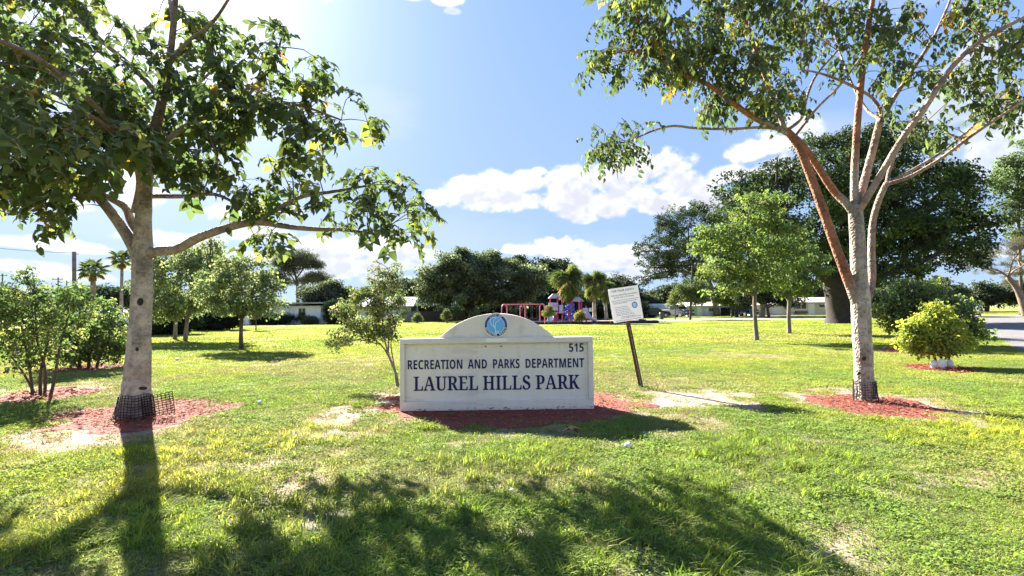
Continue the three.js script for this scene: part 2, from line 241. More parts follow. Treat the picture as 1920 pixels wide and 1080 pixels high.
// a foreground tree: limbs traced as points [px, py, radius in px, nearer(-) or farther(+) in metres]
function heroTree(o) {
  const base = G(...o.base), D = -base.z, k = D / F, t = thing('street_tree', o.label, 'tree', base, o.group), r = rng(o.seed), inv = base.clone().negate();
  const skel = [], sprigs = o.round ? sprigsRound : sprigsNarrow;
  o.limbs.forEach(([name, pts, colFn]) => {
    const w = pts.map(([x, y, , dz = 0]) => P(x, y, D + dz).add(inv)), rr = pts.map(([, , q]) => q * k * (o.thick ?? 1));
    if (name === 'trunk') w[0].y = -.03;
    part(t, name, limb(w, rr, name === 'trunk' ? 28 : 12, name === 'trunk' ? .06 : .12, name === 'trunk' ? .10 : .06, colFn), bark);
    const c = new THREE.CatmullRomCurve3(w, false, 'centripetal'); if (name !== 'trunk' || pts.length > 6) for (let i = 2; i <= 24; i++) { const p = c.getPointAt(i / 24); skel.push([p, lerp(rr[0], rr[rr.length - 1], i / 24)]); }
  });
  const twigs = [], leaves = [];
  for (const [px, py, rx, ry, z0, z1, n] of o.crown) for (let i = 0; i < n; i++) {
    const a = r() * 6.283, R = Math.sqrt(r()); const c = P(px + Math.cos(a) * R * rx, py + Math.sin(a) * R * ry, D + lerp(z0, z1, r())).add(inv);
    let best = null, bd = 1e9; for (const [p, pr] of skel) { const d = p.distanceTo(c) + (p.y > c.y + .1 ? .5 * (p.y - c.y) : 0) + (p.length() < 2.2 ? .3 : 0); if (d < bd) { bd = d; best = [p, pr]; } }
    const [p, pr] = best, dist = p.distanceTo(c), mid = p.clone().lerp(c, .55).add(V((r() - .5) * .25 * dist, .12 * dist, (r() - .5) * .25 * dist)), r0 = clamp(.006 + .006 * dist, .005, Math.max(.006, pr * .7));
    if (dist > .08) { twigs.push(limb([p, mid, c], [r0, r0 * .7, .004], 5, .2)); if (dist > .7) for (let j = 1; j < 5; j++) skel.push([p.clone().lerp(mid, j / 5), r0], [mid.clone().lerp(c, j / 5), r0 * .6]); }
    const out = c.clone().sub(p).normalize(), nS = o.sprigs[0] + Math.floor(r() * o.sprigs[1]);
    for (let s = 0; s < nS; s++) {
      const q0 = V((r() - .5), (r() - .5) * .9, (r() - .5)).multiplyScalar(o.spread).add(c), yaw = r() * 6.283, dir = V(Math.cos(yaw), 0, Math.sin(yaw)).lerp(out, .35), ya = Math.atan2(-dir.z, dir.x);
      if (s % 3 === 0) twigs.push(limb([c, c.clone().lerp(q0, .5).add(V(0, .02, 0)), q0], [.0045, .004, .003], 4, .3));
      const m = mat4(q0, eul((r() - .5) * .7, ya, .15 - r() * 1.1, 'YZX'), (o.size ?? 1) * (.55 + .8 * r()));
      const u = r(), cc = u < .018 ? rgb(.34, .22, .03) : u < .13 ? rgb(.21, .24, .04) : rgb(...o.color).multiplyScalar(.7 + .7 * r());
      leaves.push([m, cc, Math.floor(r() * sprigs.length)]);
    }
  }
  for (const [x, y, w, h] of o.knots ?? []) { const c = P(x, y, D - 20.5 * k * (o.thick ?? 1) * (y > 700 ? 1.32 : 1.0)).add(inv), g = new THREE.TorusGeometry(1, .34, 8, 20).scale(w * k, h * k, .012).translate(c.x, c.y, c.z); part(t, 'knot', mergeGeometries([g, new THREE.SphereGeometry(1, 14, 8).scale(w * k * .75, h * k * .75, .010).translate(c.x, c.y, c.z)]), darkBark, 'dark scar on the trunk'); }
  part(t, 'twigs', merged(twigs), o.twigMat, null, 'stuff');
  // the leaves that show largest are leaves of their own, the rest one crown
  const q = V(), sized = leaves.map((l) => { q.setFromMatrixPosition(l[0]).add(base); const d = q.distanceTo(camera.position), s = q.clone().project(camera); return [Math.abs(s.x) < 1 && Math.abs(s.y) < 1 ? d : d + 1000, l]; }).sort((a, b) => a[0] - b[0]);
  let n = 0; const mats = [0, 1, 2, 3, 4, 5].map((i) => foliage.plain.clone()); mats.forEach((m, i) => m.color.setRGB(...(i === 5 ? [.2, .22, .04] : o.color.map((v) => v * (.75 + .13 * i)))));
  const single = leafGeo(o.round ? .40 : .30, .15, .36), rest = [];
  for (const [, l] of sized) { if (n + 9 <= 300) { for (const [lm] of sprigs[l[2]].list) { const m = part(t, 'leaf', single, mats[Math.floor(r() * 6)]); m.applyMatrix4(l[0].clone().multiply(lm)); n++; } } else rest.push(l); }
  sprigs.forEach((s, i) => instanced(t, 'crown', s.geo, foliage.plain, rest.filter((l) => l[2] === i).map(([m, c]) => [m, c])));
  return t;
}
const grey = (a, b, c) => (s) => { const n = .9 + .2 * fbm(s * 9, a * 50, 3); return [a * n, b * n, c * n]; };
const greyToBrown = (s) => [lerp(.36, .26, s), lerp(.30, .175, s), lerp(.26, .13, s)];
const rust = (s, r, c) => { const n = .7 + .6 * fbm(c.x * 6, c.y * 3 + c.z * 2, 3), g = 1 - sstep(.12, .26, s + .1 * (n - 1)); return [lerp(.34, .36, g) * n, lerp(.145, .315, g) * n, lerp(.085, .285, g) * n]; };
const pinkGrey = (s, r, c) => { const n = .8 + .4 * fbm(c.x * 8, c.y * 3, 3); return [.36 * n, .26 * n, .22 * n]; };
const trunkGrey = (s, r, c) => { const n = .75 + .5 * fbm(c.x * 9 + c.z * 7, c.y * 2.2, 4), m = sstep(.55, .7, fbm(c.y * 3 + 4, c.x * 5, 3)); return [lerp(.47, .37, m) * n, lerp(.415, .315, m) * n, lerp(.375, .28, m) * n]; };

const greyThenBrown = (s, r, c) => { const a = trunkGrey(s, r, c), k = sstep(.38, .60, s); return [lerp(a[0], .24, k), lerp(a[1], .165, k), lerp(a[2], .125, k)]; };
heroTree({
  knots: [[263, 566, 4.5, 5.5], [268, 728, 6, 2.4], [256, 655, 3, 3]], base: [252, 783], seed: 77, label: 'grey trunked tree with wide rounded crown, wire netting flaring at its foot', group: 'pair of shade trees either side of the park sign',
  color: [.078, .115, .030], thick: .82, round: 1, sprigs: [5, 4], spread: .34, twigMat: std(.16, .12, .09, .95), size: 1.2,
  limbs: [
    ['trunk', [[252, 784, 39], [253, 765, 33], [255, 740, 29], [258, 690, 25.5], [262, 620, 22.5], [265, 560, 21], [267, 500, 20.5], [267, 465, 20], [269, 410, 16.5], [272, 340, 15.5], [280, 290, 13], [292, 240, 11.5], [306, 180, 9], [318, 110, 7.5], [326, 40, 6.5], [332, -60, 5.5], [338, -170, 4]], greyThenBrown],
    ['branch', [[262, 492, 12], [250, 462, 13.5], [232, 432, 11.5], [200, 388, 10.5], [168, 355, 9.5], [140, 338, 8.5, -.15], [80, 296, 7, -.3], [-20, 230, 6, -.6], [-120, 160, 4, -.9]], greyToBrown],
    ['branch', [[262, 440, 9], [246, 415, 9.5, .1], [236, 390, 8.5, .15], [210, 374, 7, .2], [172, 354, 6, .3], [110, 340, 5, .5], [40, 330, 4, .9]], greyToBrown],
    ['branch', [[250, 398, 6], [262, 350, 7.5, -.1], [256, 310, 7, -.3], [230, 270, 6, -.7], [190, 230, 5, -1.2], [130, 200, 4, -1.7]], greyToBrown],
    ['branch', [[270, 480, 14], [290, 472, 11.5], [330, 468, 10.5], [370, 447, 10], [430, 426, 9], [482, 416, 8.5], [545, 426, 6], [600, 430, 5], [645, 431, 4.2], [710, 440, 2.5]], greyToBrown],
    ['branch', [[478, 416, 6], [520, 392, 5.5], [565, 369, 4.8], [620, 360, 4, .1], [690, 348, 2.6, .2]], greyToBrown],
    ['branch', [[472, 414, 3], [455, 395, 3], [430, 375, 3.2], [400, 364, 4], [350, 368, 5], [285, 368, 5.5]].reverse(), greyToBrown],
    ['branch', [[286, 285, 8], [315, 262, 7], [350, 235, 5.5, .1], [410, 212, 5, .2], [460, 195, 4.5, .2], [510, 190, 4, .2], [570, 200, 3, .2], [640, 225, 2, .2]], greyToBrown],
    ['branch', [[302, 195, 6.5], [285, 165, 6], [250, 128, 5.5, -.1], [200, 85, 5, -.2], [150, 40, 4.5, -.3], [90, -10, 4, -.4], [20, -80, 3, -.5]], greyToBrown],
    ['branch', [[275, 330, 7], [240, 270, 6.5, -.7], [170, 190, 5.5, -1.4], [70, 110, 4.5, -2.2], [-40, 60, 3.5, -2.9]], greyToBrown],
    ['branch', [[278, 310, 7], [300, 250, 6, .8], [340, 190, 5, 1.6], [400, 130, 3.5, 2.2]], greyToBrown],
    ['branch', [[318, 120, 5], [350, 80, 4, -.2], [400, 40, 3.4, -.4], [440, -20, 2.6, -.5]], greyToBrown],
    ['branch', [[326, 50, 5], [318, 0, 4.2, .2], [300, -70, 3.4, .4], [250, -160, 2.4, .6]], greyToBrown],
    ['branch', [[440, 205, 4], [490, 150, 3.2, .1], [520, 100, 2.4, .1], [530, 60, 1.8, .1]], greyToBrown],
  ],
  crown: [
    [60, 60, 150, 110, -2.6, 1.2, 26], [-90, 60, 140, 200, -2.2, 1.5, 20], [80, 190, 170, 90, -2.4, 1.2, 29], [30, 290, 120, 60, -1.4, 1, 24], [160, 260, 110, 55, -1.6, .8, 21], [60, 350, 110, 45, -.8, .9, 12], [110, 415, 30, 30, -.2, .4, 3], [-40, 370, 80, 60, -1, .9, 6],
    [130, 30, 90, 70, -1.6, .8, 5], [260, 250, 70, 50, -.9, .9, 10], [215, 190, 90, 55, -1.2, 1, 10], [250, 130, 60, 50, -.8, 1.2, 4], [295, 60, 60, 60, -.6, .9, 2], [400, 110, 60, 60, -.4, .8, 7], [350, 170, 70, 50, -.7, 1.3, 6], [430, 180, 70, 45, -.5, .8, 7], [400, 260, 80, 50, -.6, .8, 7], [370, 40, 50, 40, -.5, .7, 3], [430, 250, 60, 40, -.5, .6, 3],
    [500, 90, 34, 36, -.2, .4, 3], [528, 55, 22, 16, -.1, .3, 1], [520, 160, 60, 50, -.4, .6, 6], [580, 150, 40, 40, -.3, .5, 2], [610, 195, 60, 32, -.3, .5, 4], [670, 235, 40, 24, -.2, .4, 2], [560, 240, 40, 24, -.3, .4, 2],
    [420, 320, 60, 30, -.4, .6, 3], [520, 320, 40, 40, -.3, .5, 2], [565, 285, 40, 40, -.3, .4, 2], [540, 360, 40, 26, -.3, .4, 2], [620, 340, 50, 36, -.3, .5, 2], [665, 315, 40, 36, -.2, .5, 2], [690, 385, 60, 36, -.3, .4, 3], [745, 400, 44, 44, -.2, .4, 3], [770, 440, 22, 22, -.1, .2, 1], [720, 350, 30, 30, -.2, .3, 2], [640, 400, 40, 30, -.2, .3, 1],
    [490, 450, 26, 22, -.1, .2, 2], [455, 350, 30, 26, -.2, .3, 2], [330, 330, 36, 20, -.3, .4, 2],
    [250, -130, 260, 80, -2, 2, 5], [20, -120, 200, 90, -2, 2, 7], [430, -60, 80, 50, -.8, 1, 1], [110, 160, 130, 90, .8, 2.0, 8],
  ],
});

heroTree({
  knots: [[1620, 672, 3, 3], [1611, 700, 2.4, 2]], base: [1622, 752], seed: 91, label: 'tree with rusty red upright branches, mesh collar round its pale trunk', group: 'pair of shade trees either side of the park sign',
  color: [.072, .108, .032], thick: .84, sprigs: [5, 5], spread: .40, twigMat: std(.20, .11, .08, .95), size: 1.08,
  limbs: [
    ['trunk', [[1623, 753, 22], [1622, 735, 20], [1620, 700, 18.5], [1618, 650, 18.5], [1615, 600, 19], [1614, 560, 19], [1612, 525, 16], [1609, 470, 15.5], [1606, 420, 14.5], [1603, 385, 14]], trunkGrey],
    ['branch', [[1615, 612, 5], [1611, 585, 9.5], [1602, 553, 12], [1588, 518, 10.8], [1568, 465, 10], [1545, 400, 9.5], [1520, 330, 9], [1496, 272, 8.5], [1474, 244, 8]], rust, 1],
    ['branch', [[1478, 250, 7], [1450, 236, 7], [1420, 224, 6.5], [1370, 190, 5.5, -.1], [1330, 160, 5, -.2], [1285, 140, 4, -.3], [1235, 110, 3, -.3], [1180, 95, 2, -.4]], rust],
    ['branch', [[1474, 245, 6], [1440, 205, 4.5, .2], [1400, 172, 4, .4], [1340, 120, 3, .6], [1280, 60, 2, .8]], rust],
    ['branch', [[1472, 246, 6], [1462, 215, 5.5], [1448, 180, 5], [1428, 125, 4.5, .1], [1405, 60, 4, .2], [1388, 0, 3, .3], [1370, -80, 2, .4]], rust],
    ['branch', [[1470, 243, 3.4], [1425, 239, 3], [1370, 242, 3], [1300, 240, 2.8], [1262, 236, 2.6], [1222, 246, 2.2], [1175, 268, 1.6]], pinkGrey],
    ['branch', [[1476, 244, 4], [1502, 222, 3.6, .2], [1512, 185, 3.2, .3], [1528, 145, 2.6, .4], [1570, 95, 2, .5]], pinkGrey],
    ['branch', [[1486, 262, 3], [1530, 205, 2.6, -.2], [1575, 160, 2.2, -.3], [1620, 100, 1.6, -.4]], pinkGrey],
    ['branch', [[1603, 405, 9], [1592, 387, 8.5], [1565, 360, 8, .1], [1535, 315, 7.5, .1], [1505, 272, 7, .1], [1478, 246, 6]], rust],
    ['branch', [[1603, 396, 9], [1602, 340, 8], [1605, 270, 7.5], [1611, 190, 7], [1619, 115, 6.5], [1628, 50, 5.5], [1640, -20, 4.5], [1652, -110, 3]], rust],
    ['branch', [[1605, 394, 9], [1618, 350, 8.5, .1], [1634, 290, 8, .1], [1652, 222, 7.5, .1], [1657, 212, 6, .1]], pinkGrey],
    ['branch', [[1655, 218, 5, .1], [1640, 188, 3.4, .1], [1595, 160, 3, 0], [1540, 138, 2.4, -.1], [1500, 130, 1.6, -.2]], pinkGrey],
    ['branch', [[1655, 220, 6, .1], [1682, 175, 4.5, .2], [1712, 130, 4, .3], [1750, 70, 3.5, .3], [1785, -10, 2.6, .4], [1800, -80, 2, .5]], pinkGrey],
    ['branch', [[1606, 400, 8], [1620, 380, 7.5, -.1], [1650, 330, 7, -.2], [1690, 262, 6.5, -.3], [1730, 208, 6, -.4], [1790, 120, 5, -.5], [1840, 76, 4.5, -.6], [1920, 33, 4, -.7], [2010, -10, 3, -.8]], pinkGrey],
    ['branch', [[1628, 560, 8], [1635, 520, 8, .05], [1634, 470, 7.5, .05], [1637, 415, 7, .05], [1648, 375, 6.5], [1662, 344, 6]], pinkGrey],
    ['branch', [[1661, 346, 4.5], [1700, 334, 4, -.1], [1760, 300, 3.6, -.3], [1825, 252, 3.2, -.5], [1885, 212, 2.6, -.7], [1960, 160, 2, -.9]], pinkGrey],
    ['branch', [[1662, 344, 4], [1712, 318, 3.4, .1], [1780, 275, 3, .3], [1850, 212, 2.4, .5], [1900, 150, 1.6, .7]], pinkGrey],
    ['branch', [[1662, 346, 4.5], [1670, 312, 4, .2], [1690, 270, 3.2, .4], [1740, 225, 2.2, .6]], pinkGrey],
    ['branch', [[1652, 225, 4], [1625, 205, 3, .4], [1590, 140, 2.4, .8], [1560, 50, 1.8, 1.3], [1530, -40, 1.4, 1.7]], pinkGrey],
  ],
  crown: [
    [1175, 105, 60, 34, -.6, .4, 9], [1110, 110, 30, 20, -.4, .2, 2], [1250, 70, 70, 60, -.8, .8, 15], [1320, 110, 70, 60, -.7, .8, 17], [1260, -30, 140, 60, -1, 1.2, 20], [1390, 40, 80, 70, -.7, 1, 18], [1400, 150, 60, 40, -.5, .7, 12], [1340, 185, 40, 22, -.3, .4, 4], [1190, 20, 60, 40, -.6, .6, 8], [1470, 40, 60, 70, -.6, 1.2, 15], [1455, 150, 40, 50, -.4, .7, 7], [1350, -100, 180, 70, -1.2, 1.4, 20],
    [1540, 20, 60, 60, -.6, 1.4, 8], [1600, 50, 50, 50, -.5, .8, 6], [1580, -60, 120, 50, -1, 1.4, 8], [1655, 95, 40, 50, -.4, .6, 5], [1700, 140, 50, 34, -.4, .5, 5], [1720, 50, 40, 50, -.4, .6, 4], [1785, 120, 46, 44, -.8, .4, 4], [1780, 20, 60, 40, -.8, .6, 4], [1720, -70, 120, 60, -1.2, 1.2, 8], [1850, 30, 60, 50, -1, .3, 5], [1880, 110, 60, 30, -1, .3, 4], [1850, 180, 70, 30, -.9, .7, 6], [1765, 235, 46, 26, -.3, .6, 3], [1905, 190, 40, 40, -1, .6, 4], [1640, 190, 24, 20, -.2, .4, 1], [1690, 215, 30, 20, 0, .5, 1],
    [1168, 255, 34, 24, -.2, .2, 5], [1135, 280, 24, 14, -.2, .1, 3], [1960, 60, 80, 80, -1.4, .6, 6], [1540, 130, 40, 20, -.3, .4, 1],
  ],
});

// ---------------------------------------------------------------- the park sign
const fontSans = await new FontLoader().loadAsync('fonts/droid/droid_sans_bold.typeface.json');
const fontThin = await new FontLoader().loadAsync('fonts/droid/droid_sans_regular.typeface.json');
const fontSerif = await new FontLoader().loadAsync('fonts/droid/droid_serif_bold.typeface.json');
function lettering(text, font, cx, cy, w, h, z, depth = .006) {
  const g = new TextGeometry(text, { font, size: 1, depth: 1, curveSegments: 4, bevelEnabled: false }); g.computeBoundingBox(); const b = g.boundingBox;
  return g.translate(-(b.min.x + b.max.x) / 2, -(b.min.y + b.max.y) / 2, 0).scale(w / (b.max.x - b.min.x), h / (b.max.y - b.min.y), depth).translate(cx, cy, z);
}
const stucco = (f, a, s) => tex(256, (u, v) => { const n = 1 - a + a * 2 * (tfbm(u, v, f, 5, s) - .3); return [n, n, n]; });
{
  const D = -G(932, 770.5).z, m = D / F, c = P(932, 770, D), t = thing('park_sign', 'off white park name sign with domed top and round blue seal', 'sign', V(c.x, 0, c.z));
  const w = 361 * m, h = 134 * m, dp = .42, paintMap = tex(512, (u, v) => { const n = .94 + .14 * (tfbm(u, v, 4, 5, 61) - .5) - .10 * sstep(.60, .75, tfbm(u, v, 7, 5, 66)) - .10 * sstep(.55, .8, tnoise(u, v, 48, 63) * .4 + .6 * tnoise(u, .5, 64, 64)) * (.3 + .7 * v) - .10 * sstep(.14, 0, v) * (.5 + tfbm(u, v, 16, 3, 69)); return [n, n * .985, n * .95]; });
  const paint = std(.76, .70, .61, .62, { map: paintMap, bumpMap: stucco(48, .3, 71), bumpScale: .003 }), face = std(.78, .73, .645, .55, { map: paintMap });
  const L = 9 * m, T = 10 * m, B = 17 * m, y0 = .012;
  // the box behind and a raised rim round the recessed face
  part(t, 'box', rbox(w - .02, h - .02, dp - .10, 0, y0 + h / 2, -dp / 2 - .04, .006), paint);
  part(t, 'face', box(w - 2 * L, h - T - B, .02, 0, y0 + B + (h - T - B) / 2, -.065), face);
  const rim = (a, b, x, y) => part(t, 'rim', rbox(a, b, .09, x, y, -.045, .006), paint);
  rim(w, B, 0, y0 + B / 2); rim(w, T, 0, y0 + h - T / 2); rim(L, h - T - B, -w / 2 + L / 2, y0 + B + (h - T - B) / 2); rim(L, h - T - B, w / 2 - L / 2, y0 + B + (h - T - B) / 2);
  const ch = 108 * m, sag = 45 * m, R = (ch * ch + sag * sag) / (2 * sag), s = new THREE.Shape(), a0 = Math.asin(ch / R); s.moveTo(-ch, 0); for (let k = 0; k <= 40; k++) { const a = -a0 + 2 * a0 * k / 40; s.lineTo(Math.sin(a) * R, Math.cos(a) * R - R + sag); } s.lineTo(ch, 0);
  part(t, 'dome', new THREE.ExtrudeGeometry(s, { depth: dp - .12, bevelEnabled: true, bevelSize: .008, bevelThickness: .008, bevelSegments: 2, curveSegments: 4 }).translate(0, y0 + h - .006, -dp + .05), paint);
  const navy = std(.010, .012, .075, .85), X = (px) => (px - 932) * m, Y = (py) => (770.5 - py) * m + y0;
  // lettering of the sign, a little proud of its face
  part(t, 'lettering', lettering('515', fontSans, X(1082.2), Y(657), 27.5 * m, 16 * m, -.056), std(.016, .018, .06, .85), 'house number in dark figures');
  part(t, 'lettering', lettering('RECREATION  AND  PARKS  DEPARTMENT', fontSans, X(930.5), Y(685.5), 331 * m, 17.5 * m, -.056), navy);
  part(t, 'lettering', lettering('LAUREL HILLS PARK', fontSerif, X(931.5), Y(721), 311 * m, 27 * m, -.056), navy);
  part(t, 'plate', rbox(.30, 7 * m, .012, 0, Y(641.5) + .004, .004, .003), std(.84, .80, .68, .6));
  for (const x of [-.13, .1]) part(t, 'bolt', new THREE.SphereGeometry(.012, 10, 6).scale(1, 1, .5).translate(x - .03, Y(653), -.054), std(.12, .1, .08, .6));
  // the seal
  const cv = document.createElement('canvas'); cv.width = cv.height = 512; const g = cv.getContext('2d');
  g.fillStyle = '#e9dfc0'; g.beginPath(); g.arc(256, 256, 256, 0, 7); g.fill(); g.fillStyle = '#1c3f9a'; g.beginPath(); g.arc(256, 256, 240, 0, 7); g.fill(); g.fillStyle = '#16206a'; g.beginPath(); g.arc(256, 256, 240, .1, 3.04); g.lineTo(256, 256); g.fill();
  g.fillStyle = '#d5ecf5'; g.beginPath(); g.arc(256, 256, 184, 0, 7); g.fill(); g.fillStyle = '#62aede'; g.beginPath(); g.arc(256, 256, 176, 0, 7); g.fill();
  g.fillStyle = '#efe7cd'; g.font = 'bold 58px sans-serif'; g.textAlign = 'center'; g.textBaseline = 'middle';
  const arc = (s, a0, a1, flip) => [...s].forEach((ch, i) => { const a = lerp(a0, a1, s.length > 1 ? i / (s.length - 1) : .5); g.save(); g.translate(256 + Math.sin(a) * 211, 256 - Math.cos(a) * 211); g.rotate(flip ? a + Math.PI : a); g.fillText(ch, 0, 0); g.restore(); });
  arc('CITY OF', -.58, .58, false); arc('BOYNTON BEACH', Math.PI + 1.28, Math.PI - 1.28, true);
  const st = new THREE.CanvasTexture(cv); st.colorSpace = THREE.SRGBColorSpace;
  const seal = part(t, 'seal', new THREE.CylinderGeometry(23.2 * m, 23.2 * m, .03, 56).rotateX(Math.PI / 2).translate(X(931.5), Y(613.2), -.055), std(.78, .72, .55, .5));
  part(seal, 'seal_face', new THREE.CircleGeometry(22.6 * m, 56).translate(X(931.5), Y(613.2), -.0385), new THREE.MeshStandardMaterial({ map: st, roughness: .4 }));
  const e = 22.6 * m / 256, C = (list, r) => limb(list.map(([x, y]) => V(X(931.5) + (x - 256) * e, Y(613.2) - (y - 256) * e, -.036)), list.map((_, i) => r * e * (1 - .5 * i / list.length)), 6, .01).scale(1, 1, 1);
  // raised fish and spray lines on the seal
  part(seal, 'relief', merged([C([[250, 452], [246, 380], [232, 320], [178, 262], [140, 200], [134, 150], [176, 108], [232, 84]], 11), C([[236, 330], [208, 260], [204, 190], [228, 128], [292, 120], [310, 140]], 9), C([[236, 330], [246, 250], [262, 190], [320, 160], [352, 128], [380, 110]], 10), C([[252, 420], [290, 386], [332, 376]], 9), C([[246, 380], [262, 372], [270, 388]], 7), C([[250, 452], [282, 424], [316, 398]], 7), C([[232, 84], [250, 100], [228, 128]], 7)]), std(.70, .86, .92, .45));
}
// the leaning notice
{
  const b = G(1203, 728), D = -b.z, m = D / F, t = thing('notice_sign', 'white square safety notice leaning on a brown perforated post', 'sign', b), k = t.worldToLocal.bind(t); t.updateMatrixWorld();
  const top = P(1173, 580, D - .03).sub(b), up = top.clone().normalize(), L = top.length(), lean = new THREE.Group();
  const q = new THREE.Quaternion().setFromUnitVectors(V(0, 1, 0), up);
  const steel = std(.085, .045, .03, .7, { metalness: .35, map: asphaltTex }), hole = std(.55, .50, .42, .9);
  // a channel post: web, two flanges, holes
  const post = part(t, 'post', merged([box(.034, L, .005, 0, L / 2 - .05, 0), box(.005, L, .03, -.0195, L / 2 - .05, -.0125), box(.005, L, .03, .0195, L / 2 - .05, -.0125), box(.022, L, .005, -.030, L / 2 - .05, -.027), box(.022, L, .005, .030, L / 2 - .05, -.027)]), steel);
  post.quaternion.copy(q);
  const holes = []; for (let y = .05; y < L - .32; y += .0254) holes.push(new THREE.CylinderGeometry(.0055, .0055, .0022, 8).rotateX(Math.PI / 2).translate(.004, y, .0036)); part(post, 'holes', merged(holes), hole, null, 'stuff');
  const cv = document.createElement('canvas'); cv.width = cv.height = 512; const g = cv.getContext('2d'), r = rng(4);
  g.fillStyle = '#f4f5f8'; g.fillRect(0, 0, 512, 512); g.fillStyle = '#4a5a7c'; g.strokeStyle = '#4a5a7c'; g.textAlign = 'center'; g.font = 'bold 45px sans-serif'; g.fillText('FOR YOUR SAFETY', 244, 62, 410); g.font = 'bold 27px sans-serif'; g.fillText('THE FOLLOWING ARE PROHIBITED', 256, 122, 460); g.font = 'bold 26px sans-serif'; g.fillText('By City Code of Ordinances', 246, 154, 400);
  g.lineWidth = 5; g.beginPath(); g.moveTo(20, 190); g.lineTo(492, 190); g.stroke();
  const scribble = (x, y, w, h = 9) => { for (let e = x; e < x + w;) { const l = 8 + 26 * r(); g.fillRect(e, y, Math.min(l, x + w - e), h); e += l + 7; } }; g.globalAlpha = .7;
  [[50, 212, 400], [56, 230, 230], [62, 286, 220], [62, 312, 240], [66, 336, 250], [66, 362, 256], [70, 386, 270], [70, 408, 300], [140, 436, 240], [140, 456, 330], [46, 488, 430]].forEach(([x, y, w]) => scribble(x, y, w)); g.globalAlpha = 1;
  g.fillStyle = '#33508f'; g.beginPath(); g.arc(400, 290, 48, 0, 7); g.fill(); g.fillStyle = '#8fb4ee'; g.beginPath(); g.arc(400, 290, 36, 0, 7); g.fill(); g.strokeStyle = '#d8e8fa'; g.lineWidth = 6; g.beginPath(); g.moveTo(396, 318); g.quadraticCurveTo(384, 290, 388, 262); g.moveTo(396, 318); g.quadraticCurveTo(404, 280, 424, 268); g.stroke();
  const st = new THREE.CanvasTexture(cv); st.colorSpace = THREE.SRGBColorSpace;
  const w = 63.5 * m, sh = new THREE.Shape(), rr = .035, hw = w / 2; sh.moveTo(-hw + rr, -hw); sh.lineTo(hw - rr, -hw); sh.quadraticCurveTo(hw, -hw, hw, -hw + rr); sh.lineTo(hw, hw - rr); sh.quadraticCurveTo(hw, hw, hw - rr, hw); sh.lineTo(-hw + rr, hw); sh.quadraticCurveTo(-hw, hw, -hw, hw - rr); sh.lineTo(-hw, -hw + rr); sh.quadraticCurveTo(-hw, -hw, -hw + rr, -hw);
  const c = P(1173.2, 569.8, D - .04).sub(b), board = part(t, 'board', new THREE.ExtrudeGeometry(sh, { depth: .004, bevelEnabled: false }), std(.72, .73, .76, .4));
  board.position.copy(c); board.quaternion.setFromEuler(new THREE.Euler(-.03, .30, .135, 'ZYX'));
  const f = new THREE.ShapeGeometry(sh), uv = f.attributes.uv, p = f.attributes.position; for (let i = 0; i < uv.count; i++) uv.setXY(i, p.getX(i) / w + .5, p.getY(i) / w + .5);
  const face = part(board, 'printed_face', f, new THREE.MeshStandardMaterial({ map: st, roughness: .45 })); face.position.z = .0065;
  for (const y of [.2, -.24]) part(board, 'bolt', new THREE.CylinderGeometry(.009, .009, .006, 8).rotateX(Math.PI / 2).translate(.0, y, .009), std(.3, .3, .3, .4, { metalness: .8 }));
}
// ---------------------------------------------------------------- netting round the two trunks
function netting(name, label, px, py, rTop, rBot, h, flare) {
  const b = G(px, py), k = -b.z / F, t = thing('trunk_guard', label, 'tree guard', b, 'black net guards round tree trunks'), bars = [], n = flare ? 34 : 26, rows = flare ? 9 : 8, mat = std(.014, .014, .015, .95), r = rng(px);
  const pt = (i, j) => { const a = i / n * 2 * Math.PI, s = j / rows, q = lerp(rBot, rTop, s) * k * (1 + .05 * Math.sin(a * 3 + j)), y = s * h + .012 * Math.sin(a * 5) + .01; return V(Math.cos(a) * q, y, Math.sin(a) * q); };
  for (let i = 0; i < n; i++) bars.push(limb([pt(i, 0), pt(i, 4), pt(i, rows + .4 * r() - .2)], [.005, .005, .005], 4, .12));
  for (let j = 0; j <= rows; j++) { const l = []; for (let i = 0; i <= n; i += 2) l.push(pt(i, j)); bars.push(limb(l, l.map(() => .0042), 4, .07)); }
  part(t, 'net', merged(bars), mat, null, 'stuff');
  if (flare) { // the loose end of the roll stands out to one side
    const f = [], fp = (i, j) => V(rBot * k * .86 + i * .034, .015 + j * .032 + .006 * i, rBot * k * .45 - i * .018 + .03 * Math.sin(i * .5) - j * .002).add(V(-j * .006 , 0, 0));
    for (let i = 0; i <= 9; i++) f.push(limb([fp(i, 0), fp(i, 4), fp(i, 9)], [.0058, .0058, .0058], 4, .1)); for (let j = 0; j <= 9; j++) f.push(limb([fp(0, j), fp(4, j), fp(9, j)], [.0058, .0058, .0058], 4, .08));
    part(t, 'loose_net', merged(f), mat, null, 'stuff');
  }
}
netting('trunk_guard', 'black net wrapped round grey trunk with a loose flap', 252, 784, 25.5, 33, .33, true);
netting('trunk_guard', 'black net collar fitted closely round the pale red branched tree', 1623, 753, 17.6, 20.2, .30, false);

